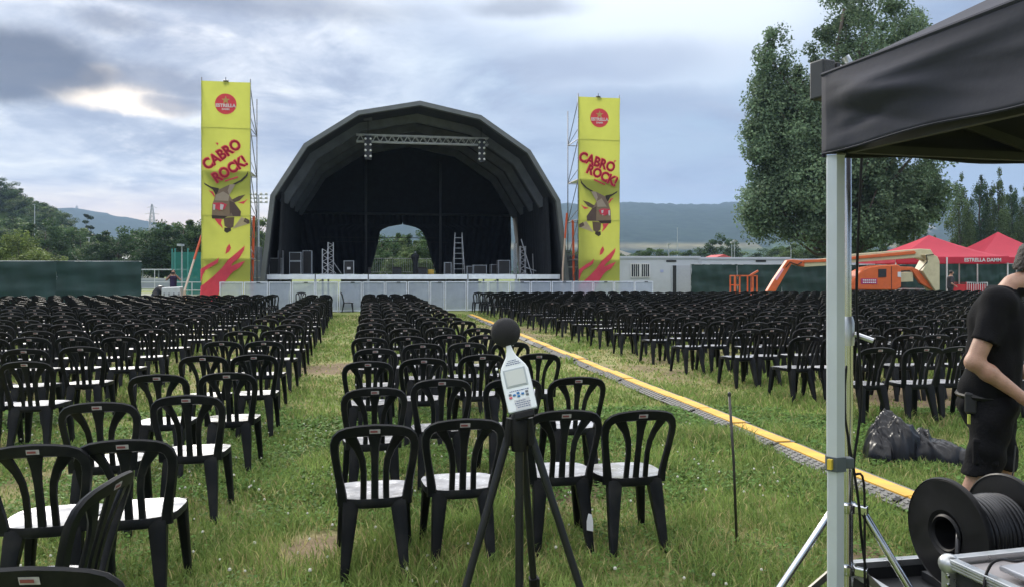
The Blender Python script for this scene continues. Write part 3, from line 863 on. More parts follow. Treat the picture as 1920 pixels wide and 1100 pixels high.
    sheet([(ux - .45, uz + .22 * s + .03), (ux + .1, uz - .0), (ux + .1, uz - .07), (ux - .46, uz + .22 * s - .05)], M_RED, 'underline')
    bx_, bz_ = (.72, 7.12) if s > 0 else (-.30, 7.42)
    sheet([(bx_, bz_), (bx_ + .10 * s, bz_ + .05), (bx_ + .07 * s, bz_ - .01), (bx_ + .17 * s, bz_ + .05), (bx_ + .04 * s, bz_ - .09)], M_RED, 'bolt')
    # goat's head
    def G(pts): return [(((x - 275) / 242 * 1.05) * s, 7.70 - y * .00402) for x, y in pts]
    art = [(M_PBLK, [(55, 365), (75, 410), (130, 470), (205, 515), (180, 522), (110, 478), (62, 422)], 'horn'),
           (M_PBRN, [(180, 518), (235, 522), (330, 572), (370, 590), (385, 680), (405, 740), (410, 862), (330, 890), (250, 880), (130, 872), (125, 820), (190, 722), (240, 640), (205, 570)], 'head'),
           (M_PBRN2, [(125, 820), (190, 722), (240, 700), (235, 870), (130, 872)], 'cheek'),
           (M_PTAN, [(240, 640), (300, 600), (372, 640), (380, 700), (250, 705)], 'brow'),
           (M_PTAN, [(180, 520), (235, 522), (255, 590), (240, 640), (205, 570)], 'horn_base'),
           (M_PBLK, [(340, 567), (420, 547), (490, 505), (478, 528), (400, 582), (372, 642), (350, 605)], 'horn'),
           (M_PBRN2, [(80, 630), (150, 650), (215, 690), (190, 722), (140, 700)], 'ear'),
           (M_RED, [(55, 675), (90, 700), (155, 722), (100, 735)], 'ear_flame'),
           (M_RED, [(378, 655), (398, 605), (445, 590), (412, 622), (388, 662)], 'ear_flame'),
           (M_PBRN2, [(190, 882), (295, 890), (286, 982), (240, 1012), (200, 992)], 'muzzle'),
           (M_PBLK, [(225, 1005), (286, 1000), (290, 1040), (262, 1060), (220, 1032)], 'chin'),
           (M_PTAN, [(40, 922), (120, 878), (208, 1012), (110, 976), (40, 952)], 'shard'),
           (M_PBRN2, [(40, 915), (85, 888), (100, 930), (60, 955), (40, 950)], 'shard'),
           (M_PBLK, [(255, 872), (412, 864), (406, 902), (300, 905)], 'mouth_strap'),
           (M_RED, [(308, 908), (384, 902), (345, 962), (298, 1012), (320, 950)], 'mouth_flame'),
           (M_RED, [(262, 742), (310, 724), (396, 728), (398, 775), (335, 812), (282, 792)], 'eye_patch'),
           (M_PWHT, [(292, 748), (326, 738), (330, 800), (304, 806)], 'eye'),
           (M_PWHT, [(374, 748), (396, 742), (396, 806), (380, 806)], 'eye')]
    for m, p, nm in art: sheet(G(p), m, nm)
    # flames
    def F(pts): return [((x - 232) / 213 * 1.05, 2.98 - (y - 610) * .00496) for x, y in pts]
    big = [(18, 1150), (12, 1095), (20, 990), (60, 960), (130, 900), (200, 830), (250, 760), (330, 690), (397, 628), (390, 670), (350, 740), (290, 790), (280, 815), (330, 790), (402, 765), (350, 830), (300, 860), (270, 890), (230, 950), (185, 1020), (170, 1070), (165, 1150)]
    sheet(F(big), M_RED, 'flame')
    sheet(F([(19, 960), (20, 840), (80, 800), (150, 760), (176, 735), (165, 785), (120, 815), (60, 850), (40, 890)]), M_RED, 'flame')
    sheet(F([(230, 705), (240, 650), (265, 612), (279, 650), (262, 685)]), M_RED, 'flame')
    return t
scaffold((-12.75, 34.5, 0), -1, 'tall steel scaffold tower left of the stage', 'left')
scaffold((4.22, 37.6, 0), 1, 'tall steel scaffold tower right of the stage', 'right')
# bracing props and clutter at the feet of the towers
def props():
    for (p, q, lab) in ((P(378, 442, 35), P(346, 545, 33.5), 'orange and white raking prop left of the left banner'), (P(1063, 400, 38.2), P(1055, 505, 38), 'orange raking prop left of the right banner tower')):
        t = thing('raking_prop', lab, 'prop', (q.x, q.y, 0))
        a = p - Vector((q.x, q.y, 0)); b = Vector((0, 0, max(q.z, .03))); m_ = b.lerp(a, .55)
        MB().tube([a, m_], .05, 8).build('upper_tube', MATS['strap_orange'], t)
        MB().tube([m_, b, (0, 0, .03)], .045, 8).build('lower_tube', mat('prop_pale', (.5, .38, .30), .5), t)
        MB().box((0, 0, .02), (.3, .3, .04)).build('foot', M_GALV, t)
    for i, (u, v, Y, w, h, c, lab) in enumerate(((1072, 470, 41, .9, 2.6, (.05, .06, .09), 'stack of dark gear behind the right tower foot'), (1068, 488, 40.2, .8, .7, (.28, .05, .08), 'dark red crate beside the right tower foot'), (481, 470, 39.5, .5, 3.0, (.16, .19, .24), 'grey cabinet between the left tower and stage'))):
        p = P(u, v, Y)
        t = thing('gear_stack', lab, 'gear', (p.x, Y, 0), TH)
        MB().box((0, 0, h / 2), (w, .6, h)).build('body', mat('gear%d' % i, c, .6, var=.2), t, bevel=.02)
        for k in range(3): MB().box((0, -.305, h * (.2 + .28 * k)), (w * .9, .02, .04)).build('rail', M_GALV, t)
props()

# ------------------------------------------------------------------ hills
def hills():
    m = bpy.data.materials.new('wooded_hill'); m.use_nodes = True
    T = m.node_tree; b = T.nodes['Principled BSDF']; L = T.links.new
    at = N(T, 'ShaderNodeAttribute', attribute_name='Col'); tc = N(T, 'ShaderNodeTexCoord')
    n1 = N(T, 'ShaderNodeTexNoise', i_Scale=.03, i_Detail=8.0, i_Roughness=.7); L(tc.outputs['Object'], n1.inputs['Vector'])
    mr = N(T, 'ShaderNodeMapRange', i_1=.3, i_2=.7, i_3=.55, i_4=1.5); L(n1.outputs[0], mr.inputs[0])
    hs = N(T, 'ShaderNodeHueSaturation'); L(at.outputs[0], hs.inputs['Color']); L(mr.outputs[0], hs.inputs['Value'])
    L(hs.outputs[0], b.inputs['Base Color']); b.inputs['Roughness'].default_value = 1; b.inputs['Specular IOR Level'].default_value = 0
    def ridge(name, us, tops, Y0, Y1, seed, colf, nv=40, nu=420, rough=.05):
        U = np.linspace(us[0], us[-1], nu); tv = np.interp(U, us, tops)
        t = np.linspace(0, 1, nv)
        UU, TT = np.meshgrid(U, t)
        YY = Y0 + (Y1 - Y0) * TT
        top = (VH - np.interp(UU, U, tv)) / FPX * Y1 + HC
        prof = np.where(TT < .8, np.sin(np.clip(TT / .8, 0, 1) * np.pi / 2) ** 1.25, np.cos((TT - .8) / .2 * 1.2))
        # the skyline must be seen against the near slope: divide by distance at the crest
        Yc = Y0 + (Y1 - Y0) * .8
        top = (VH - np.interp(UU, U, tv)) / FPX * Yc + HC
        XX = (UU - 960) / FPX * Yc + (YY - Yc) * .05
        ZZ = top * prof * (1 + rough * (fbm(XX * .008, YY * .008, seed, 5) - .5) * 2) + 13 * (fbm(XX * .06, YY * .06, seed + 9, 3) - .5) * prof - 1
        C = colf(UU, TT, XX, YY)
        idx = np.arange(nu * nv).reshape(nv, nu)
        f = np.stack([idx[:-1, :-1], idx[:-1, 1:], idx[1:, 1:], idx[1:, :-1]], -1).reshape(-1)
        struct(link(name, np_mesh(name, np.stack([XX, YY, ZZ], -1).reshape(-1, 3), f, 4, C.reshape(-1, 3), [m], True)))
    forest = np.array([.022, .034, .020])
    def c1(U, T_, X, Y):
        c = np.ones(U.shape + (3,)) * forest
        n = fbm(X * .004, Y * .004, 3, 4)
        fld = (T_ > .145) & (T_ < .175) & (n > .50); c[fld] = (.17, .15, .08)
        fld = (T_ < .17) & (n < .47); c[fld] = (.05, .075, .03)
        q = ((U - 1432) / 32) ** 2 + ((T_ - .34) / .09) ** 2 + (n - .5) * 2.2 < 1
        c[q] = (.34, .31, .28)
        return c
    ridge('hill_range', [820, 940, 1060, 1130, 1200, 1300, 1400, 1470, 1560, 1680, 1760, 1830, 1890, 1990, 2150, 2400], [400, 396, 388, 391, 390, 391, 387, 391, 392, 388, 384, 380, 378, 378, 382, 386], 1100, 3300, 2, c1)
    ridge('distant_hill', [-500, -200, 0, 70, 105, 140, 165, 190, 215, 250, 300, 360, 480, 640, 800], [440, 420, 412, 404, 398, 395, 394, 397, 404, 410, 420, 430, 446, 456, 470], 1300, 2700, 8, lambda U, T_, X, Y: np.ones(U.shape + (3,)) * forest, nv=24, nu=120)
    def c2(U, T_, X, Y):
        n = fbm(X * .06, Y * .06, 5, 4)[..., None]
        return np.array([.11, .16, .05]) * (.6 + .8 * n)
    ridge('hill', [-700, -400, -150, -30, 15, 40, 70, 95, 120, 160, 220], [330, 335, 350, 366, 372, 379, 392, 408, 440, 478, 505], 130, 330, 21, c2, nv=40, nu=90, rough=.03)
hills()

# ------------------------------------------------------------------ trees
def crown_arrays(seed, prof, H, n_clump, n_leaf, leaf, cols, squash=.8, clump_r=.13, jit=.0, ragged=.25):
    """prof(h01) gives the crown radius in metres at a relative height; leaves spread over many clumps"""
    g = np.random.default_rng(seed)
    hs = []
    grid = np.linspace(0, 1, 64); w = np.array([prof(t) ** 2 for t in grid]) + 1e-6
    cdf = np.cumsum(w) / w.sum()
    t = np.interp(g.random(n_clump), cdf, grid)
    rad = np.array([prof(a) for a in t])
    a = g.uniform(0, 2 * np.pi, n_clump); q = np.sqrt(g.uniform(.12, 1, n_clump)) * (1 - ragged / 2 + ragged * g.random(n_clump))
    lob = 1 + .14 * np.sin(3 * a + seed) + .10 * np.sin(5 * a + 2 * seed + 6 * t)
    c = np.stack([np.cos(a) * rad * q * lob, np.sin(a) * rad * q * lob, t * H], -1)
    cr = clump_r * H * (.55 + .9 * g.random(n_clump)) * (.6 + .4 * rad / rad.max())
    tone = .52 + .95 * g.random(n_clump)
    k = g.integers(0, n_clump, n_leaf)
    d = g.normal(size=(n_leaf, 3)); d /= np.linalg.norm(d, axis=1)[:, None]
    rr = g.random(n_leaf) ** .45
    p = c[k] + d * (rr * cr[k])[:, None] * np.array([1, 1, squash])
    u = g.normal(size=(n_leaf, 3)); u /= np.linalg.norm(u, axis=1)[:, None]
    nrm = d * .7 + g.normal(size=(n_leaf, 3)) * .6 + np.array([0, 0, .35])
    v = np.cross(nrm, u); v /= np.linalg.norm(v, axis=1)[:, None] + 1e-9
    u = np.cross(v, nrm); u /= np.linalg.norm(u, axis=1)[:, None] + 1e-9
    s = leaf * g.uniform(.55, 1.35, n_leaf)[:, None]
    V = np.stack([p - u * s, p + v * s * .62, p + u * s, p - v * s * .62], 1).reshape(-1, 3)
    m = g.random(n_leaf)[:, None]
    col = (np.array(cols[0]) * (1 - m) + np.array(cols[1]) * m) * (tone[k] * (.8 + .4 * g.random(n_leaf)))[:, None]
    return V, np.repeat(col, 4, 0), c

def quad_mesh(name, V, C): return np_mesh(name, V, np.arange(len(V)), 4, C, [M_LEAF])

def trunk_mb(H, r, targets, seed, base=0.0, bend=.0, main=.8):
    g = random.Random(seed); mb = MB()
    pts = [Vector((bend * math.sin(i * .9) * H * .02, bend * math.cos(i * 1.3) * H * .02, base + (H * main - base) * i / 7)) for i in range(8)]
    mb.tube(pts, [r * (1.25 if i == 0 else 1) * (1 - .85 * i / 7) for i in range(8)], 9)
    for c in targets:
        c = Vector(c); i = min(6, max(1, int(c.z / (H * main) * 5)))
        s = pts[i]; mid = s.lerp(c, .5) + Vector((0, 0, -.03 * H))
        mb.tube([s, mid, c], [r * .38, r * .22, r * .05], 5)
    return mb

GREEN = ((.042, .080, .028), (.080, .128, .044)); DEEP = ((.032, .062, .028), (.060, .100, .040)); PALE = ((.11, .16, .045), (.17, .21, .06)); OLIVE = ((.065, .10, .038), (.11, .15, .055))
VAR = {}
def variant(kind):
    if kind in VAR: return VAR[kind]
    ov = lambda a, p=1.: (lambda t: a * max(0, math.sin(math.pi * min(1, max(0, .06 + .94 * t)))) ** .55 * (1.12 - .35 * t))
    if kind.startswith('round'):
        i = int(kind[-1]); H = 10.0
        cols = (DEEP, GREEN, OLIVE)[i % 3]
        V, C, c = crown_arrays(40 + i, ov(4.2 + .5 * (i % 2)), H * .86, 85, 17000, .15, cols, clump_r=.125)
        V[:, 2] += H * .12
    elif kind == 'willow':
        H = 10.; V, C, c = crown_arrays(61, ov(4.6), H * .9, 120, 16000, .15, PALE, squash=1.5, clump_r=.10); V[:, 2] += .6
    elif kind.startswith('poplar'):
        i = int(kind[-1]); H = 18.
        V, C, c = crown_arrays(70 + i, lambda t: 2.3 * (math.sin(math.pi * min(1, .1 + .9 * t)) ** .6) * (1.15 - .6 * t) + .15, H * .93, 130, 18000, .14, DEEP if i else OLIVE, squash=1.9, clump_r=.045); V[:, 2] += H * .06
    elif kind == 'pine':
        H = 12.; V, C, c = crown_arrays(81, lambda t: 3.4 * (1 - t) ** .8 * (.75 + .35 * math.sin(t * 22)) + .2, H * .9, 120, 12000, .15, ((.016, .034, .018), (.030, .052, .024)), squash=.5, clump_r=.08); V[:, 2] += H * .1
    elif kind == 'bush':
        H = 3.; V, C, c = crown_arrays(83, ov(2.0), H * .95, 60, 3500, .13, GREEN, clump_r=.16)
    c = c.copy()
    me = quad_mesh('crown', V, C)
    g = random.Random(len(kind) * 7 + 1)
    tg = [tuple(c[g.randrange(len(c))] + np.array([0, 0, H * .1])) for _ in range(10)]
    tm = trunk_mb(H, H * .022, tg, 3, 0, .4).mesh('trunk', M_BARK, True)
    VAR[kind] = (me, tm, H)
    return VAR[kind]
def tree(kind, u, vtop, Y, label, width=1.0, base=0.0, name='tree', cat='tree', group=None, rz=None):
    me, tm, H = variant(kind)
    top = P(u, vtop, Y); h = top.z - base; k = h / H
    t = thing(name, label, cat, (top.x, Y, base), random.uniform(0, 6.28) if rz is None else rz, group)
    t.scale = (k * width, k * width, k)
    link('crown', me, t); link('trunk', tm, t)
    return t
# left background, front to back
LT = [('willow', 35, 432, 75, 'pale yellow-green willow behind the left end of green fence', 1.0), ('willow', 72, 466, 70, 'low pale bush right of the yellow-green willow', 1.7),
      ('round0', 85, 408, 105, 'large dark round tree second from the left edge', 1.15), ('round1', 150, 420, 150, 'mid green tree right of the large dark round tree', 1.3),
      ('round2', 178, 445, 120, 'lighter green tree before the white roofed house', 1.3), ('round0', 222, 424, 110, 'broad dark tree above the small white houses', 1.25),
      ('round1', 262, 436, 140, 'green tree left of the pylon', 1.3), ('round2', 130, 415, 190, 'tree on the slope below the blue hill', 1.2),
      ('round0', 305, 412, 100, 'tall dark tree right of the pylon', 1.1), ('round1', 343, 405, 105, 'dark tree just left of the left banner', 1.1), ('round0', 375, 412, 120, 'dark tree half hidden by the left banner', 1.1),
      ('pine', 161, 394, 210, 'dark pointed conifer against the blue hill', 1.0), ('round2', 45, 455, 140, 'olive tree at the foot of the left hill', 1.3), ('round1', 285, 440, 170, 'low green tree below the pylon', 1.6),
      ('round0', 195, 440, 180, 'distant dark tree behind the white houses', 1.7), ('round1', 240, 428, 200, 'distant green tree under the end of the blue hill', 1.5), ('round1', 330, 418, 160, 'far green tree behind the tall dark one', 1.5),
      ('round2', 487, 398, 130, 'tree between the left tower and the stage rim', 1.0), ('round1', 460, 410, 140, 'tree behind the left scaffold tower', 1.0), ('round0', 420, 412, 130, 'tree hidden mostly by the left banner', 1.2)]
for k, u, v, Y, lab, w in LT: tree(k, u, v, Y, lab, w, group='trees left of the stage')
# on the left hill
HT = [(2, 333, 262, 'tree topping the left hill at the picture edge'), (22, 352, 262, 'second tree along the crest of the left hill'), (42, 364, 258, 'third tree along the crest of the left hill'), (58, 371, 255, 'fourth tree along the crest of the left hill'), (74, 378, 250, 'fifth tree along the crest of the left hill'), (90, 384, 245, 'sixth tree along the crest of the left hill'), (100, 396, 235, 'last tree down the crest of the left hill'), (12, 402, 190, 'bush low on the left hill slope'), (38, 410, 185, 'second bush low on the left hill slope'), (60, 405, 195, 'third bush low on the left hill slope')]
for i, (u, v, Y, lab) in enumerate(HT):
    top = P(u, v, Y); tree('round%d' % (i % 3), u, v, Y, lab, 1.5, base=max(0, top.z - random.uniform(9, 11)), group='trees on the left hill')
# seen through the stage opening
for i, (u, v, Y, lab) in enumerate(((716, 438, 92, 'tree at the left of the curtain opening'), (738, 432, 105, 'tall tree inside the curtain opening, left of centre'), (762, 440, 98, 'middle tree inside the curtain opening'), (783, 430, 100, 'tall tree inside the curtain opening, right of centre'), (803, 440, 95, 'tree at the right of the curtain opening'), (765, 466, 75, 'pale low bush in the curtain opening'), (725, 470, 78, 'low bush at the left of the opening'), (695, 438, 110, 'tree hidden behind the left curtain edge'), (825, 440, 108, 'tree hidden behind the right curtain edge'))):
    tree('round%d' % (i % 3), u, v, Y, lab, 1.0 if i < 5 else 1.4, group='trees behind the stage')
# right background
for i, (u, v, Y, lab, w) in enumerate(((1800, 322, 118, 'left of the slim poplars at the right edge', 1.25), (1838, 310, 122, 'second slim poplar at the right edge', 1.1), (1872, 312, 120, 'third slim poplar at the right edge', 1.1), (1898, 330, 126, 'fourth slim poplar at the right edge', 1.1), (1925, 345, 118, 'last slim poplar cut by the right edge', 1.2), (1722, 395, 112, 'slim poplar just right of the great poplar', 1.35), (1692, 420, 118, 'shorter poplar below the great poplar crown', 1.4), (1655, 430, 125, 'low poplar behind the great trunk', 1.5), (1750, 440, 140, 'low tree filling the gap left of the slim poplars', 1.8))):
    tree('poplar%d' % (i % 2), u, v, Y, lab, w * .68, name='poplar_tree', group='poplars at the right')
for i, (u, v, Y, lab, w) in enumerate(((1352, 437, 170, 'lone dark tree above the white cabins', 1.0), (1225, 462, 150, 'bushy tree above the cabin window', 1.7), (1262, 466, 160, 'low green tree right of the cabin window', 1.7), (1305, 464, 165, 'low green tree above the cabin door', 1.6), (1190, 468, 190, 'far low tree beside the right banner', 1.8), (1500, 448, 120, 'green tree left of the tent leg', 1.2), (1535, 452, 115, 'green tree behind the tent leg', 1.3), (1610, 452, 120, 'green tree behind the great trunk', 1.4), (1390, 468, 260, 'far bush on the pale field', 2.2), (1440, 466, 240, 'far bush below the quarry', 2.4), (1475, 458, 200, 'far tree below the quarry', 1.6), (1045, 455, 180, 'tree right of the stage rim', 1.4), (1100, 462, 200, 'tree behind the right tower', 1.6), (1150, 464, 210, 'tree beside the right banner edge', 1.6))):
    tree('round%d' % (i % 3), u, v, Y, lab, w, group='trees behind the cabins')
def woods():
    """the far wooded plain reads as one mass"""
    g = np.random.default_rng(5); Vs, Cs = [], []
    for i in range(420):
        Y = g.uniform(260, 1050); u = g.uniform(-200, 2100)
        x = (u - 960) / FPX * Y; h = g.uniform(4, 8.5)
        V, C, _ = crown_arrays(1000 + i, lambda t: h * .75 * math.sin(math.pi * min(1, .1 + .9 * t)) ** .6, h, 9, 110, .8, (DEEP, GREEN, OLIVE)[i % 3], clump_r=.2)
        V += np.array([x, Y, 0]); Vs.append(V); Cs.append(C)
    tag(link('far_woods', quad_mesh('far_woods', np.concatenate(Vs), np.concatenate(Cs))), 'dark bands of woodland on the far plain', 'woodland', kind='stuff')
woods()
def great_poplar():
    Y = 60.
    base = P(1578, 512, Y)
    H = 27.5
    t = thing('great_poplar_tree', 'huge spreading poplar towering behind the white cabins', 'tree', (base.x, Y, 0))
    k = Y / FPX
    lobes = []
    def lobe(u, v0, v1, r, n_clump, seed, yoff=0., sq=1.0):      # an upright lobe of foliage between two heights
        x = (u - 1578) * k; z0 = HC - (v1 - VH) * k; z1 = HC - (v0 - VH) * k
        V, C, c = crown_arrays(seed, lambda q: r * k * (math.sin(math.pi * min(1, max(0.02, .1 + .88 * q))) ** .55) * (1.1 - .3 * q), z1 - z0, n_clump, n_clump * 235, .118, ((.105, .165, .100), (.190, .260, .150)), squash=1.05, clump_r=1.0 / (z1 - z0), ragged=.35)
        off = np.array([x, yoff, z0]); lobes.append((V + off, C, c + off))
    lobe(1447, 34, 340, 40, 80, 301)
    lobe(1632, -110, 330, 100, 200, 302, 1.)
    lobe(1505, 170, 440, 70, 120, 303, -1.)
    lobe(1660, 180, 440, 88, 140, 304, -1.5)
    lobe(1432, 318, 438, 38, 46, 305, -.5)
    lobe(1590, 250, 470, 98, 140, 306)
    lobe(1515, 95, 330, 46, 70, 311, .5)
    lobe(1560, 120, 380, 70, 90, 312, 1.)
    lobe(1715, 300, 415, 48, 50, 307)
    lobe(1730, -30, 180, 36, 28, 308, 2.)
    lobe(1432, 180, 320, 26, 30, 309)
    V = np.concatenate([l[0] for l in lobes]); C = np.concatenate([l[1] for l in lobes])
    link('crown', quad_mesh('crown', V, C), t)
    g = random.Random(4); tg = []
    for l in lobes:
        for _ in range(7): tg.append(tuple(l[2][g.randrange(len(l[2]))]))
    trunk_mb(H, .62, tg, 9, 0, .8, .8).build('trunk', M_BARK, t, smooth=True)
great_poplar()

# ------------------------------------------------------------------ fences, cabins and the far left field
M_NET = mat('green_windbreak', (.008, .034, .030), .7, var=.22, vscale=1.2, bump=.3, bscale=2.5)
def covered_fence(p0, p1, h, npan, lab, group):
    p0, p1 = Vector(p0), Vector(p1); d = (p1 - p0); L = d.length; a = math.atan2(d.y, d.x); w = L / npan
    t = thing('covered_fence', lab, 'fence', p0, a)
    for i in range(npan):
        sag = random.uniform(0, .03)
        MB().grid(lambda s, q: (i * w + s * w, .05 * math.sin(s * 9 + i) * q + .03 * math.sin(s * 23 + q * 5 + i * 2) + .03 * math.sin(q * 13 + s * 3 + i) + .02 * math.sin(q * 29 - s * 5), .05 + q * (h - .05 - sag * 4 * s * (1 - s))), 26, 14).build('windbreak_sheet', M_NET, t, smooth=True)
        MB().tube([(i * w, .05, 0), (i * w, .05, h + .02)], .022, 8).build('post', M_GALV, t)
        MB().tube([(i * w, .06, h - .01), (i * w + w, .06, h - .01)], .016, 6).build('top_rail', M_GALV, t)
        MB().box((i * w, .05, .06), (.22, .6, .12)).build('foot_block', mat('concrete', (.3, .29, .27), .9, var=.2), t)
covered_fence((-34, 28.2, 0), (-15.2, 31.7, 0), 2.15, 6, 'long dark green covered fence along the left edge', 'covered fences')
A, B = P(1296, 512, 43), P(1700, 512, 47)
covered_fence((A.x, A.y, 0), (B.x, B.y, 0), 2.16, 5, 'dark green covered fence behind the orange boom lift', 'covered fences')
A, B = P(1690, 512, 52), P(1990, 512, 53)
covered_fence((A.x, A.y, 0), (B.x, B.y, 0), 2.3, 5, 'dark covered fence behind the red tents', 'covered fences')

M_CAB = mat('cabin_white', (.50, .53, .58), .55, var=.04, vscale=1.5, dirt=(.38, .40, .42), dscale=.6)
def cabin(u0, u1, Y, h, lab, feats=(), rz=0.0):
    x0, x1 = (u0 - 960) / FPX * Y, (u1 - 960) / FPX * Y; w = x1 - x0
    t = thing('site_cabin', lab, 'cabin', (x0, Y, 0), rz, 'white site cabins')
    wl_ = MB().box((w / 2, 1.2, h / 2), (w, 2.4, h - .2)).build('wall', M_CAB, t)
    MB().box((w / 2, 1.2, h - .04), (w + .1, 2.5, .16)).build('roof', mat('cabin_trim', (.42, .45, .50), .5, var=.05), t, bevel=.02)
    MB().box((w / 2, 1.2, .06), (w + .04, 2.44, .13)).build('base_rail', MATS['cabin_trim'], t)
    for x in (.03, w - .03): MB().box((x, -.01, h / 2), (.10, .06, h - .1)).build('corner_post', MATS['cabin_trim'], t)
    for kind, a, b, c, d in feats:
        xa, xb = (a - 960) / FPX * Y - x0, (b - 960) / FPX * Y - x0
        za, zb = HC - (d - VH) / FPX * Y, HC - (c - VH) / FPX * Y
        cx_, cz = (xa + xb) / 2, (za + zb) / 2; ww, hh = xb - xa, zb - za
        if kind == 'window':
            o = MB().box((cx_, -.015, cz), (ww, .04, hh)).build('window', mat('window_glass', (.03, .035, .045), .15), t)
            mb = MB()
            for s in (-1, 1): mb.box((cx_ + s * (ww / 2 + .03), -.03, cz), (.06, .05, hh + .12)); mb.box((cx_, -.031, cz + s * (hh / 2 + .03)), (ww, .05, .06))
            mb.box((cx_, -.031, cz), (.08, .05, hh)); mb.build('frame', M_WHITE, o)
            for k in range(1, 9):
                MB().tube([(xa + ww * k / 9, -.06, za), (xa + ww * k / 9, -.06, zb)], .018, 6).build('window_bar', M_WHITE, o)
        elif kind == 'vent': MB().box((cx_, -.01, cz), (ww, .04, hh)).build('vent', M_DARKM, t)
        elif kind == 'door':
            o = MB().box((cx_, -.005, cz), (ww, .03, hh)).build('doorway', mat('doorway_dark', (.025, .027, .03), .8), t)
            MB().box((xa - .03, -.02, cz), (.06, .06, hh)).build('jamb', MATS['cabin_trim'], o); MB().box((xb + .06, -.02, cz), (.12, .06, hh)).build('jamb', MATS['cabin_trim'], o)
        elif kind == 'paper': MB().box((cx_, -.01, cz), (ww, .01, hh)).build('notice', mat('notice_blue', (.36, .40, .62), .7), t)
        elif kind == 'panel': MB().box((cx_, -.01, cz), (ww, .03, hh)).build('wall_panel', mat('cabin_panel', (.44, .46, .50), .5, var=.05), t)
cabin(1130, 1312, 46, 2.62, 'white site cabin with a barred window right of the banner', [('window', 1184, 1217, 496, 519), ('vent', 1249, 1268, 488, 491.5), ('door', 1261, 1268, 498, 552), ('panel', 1270, 1294, 498, 552), ('paper', 1238, 1244, 506, 511)])
cabin(1313, 1480, 49, 2.62, 'second white site cabin above the green fence', [('vent', 1417, 1436, 488, 491.5)])
cabin(1482, 1640, 50.5, 2.55, 'third white site cabin behind the boom', [('vent', 1520, 1538, 489, 492)])

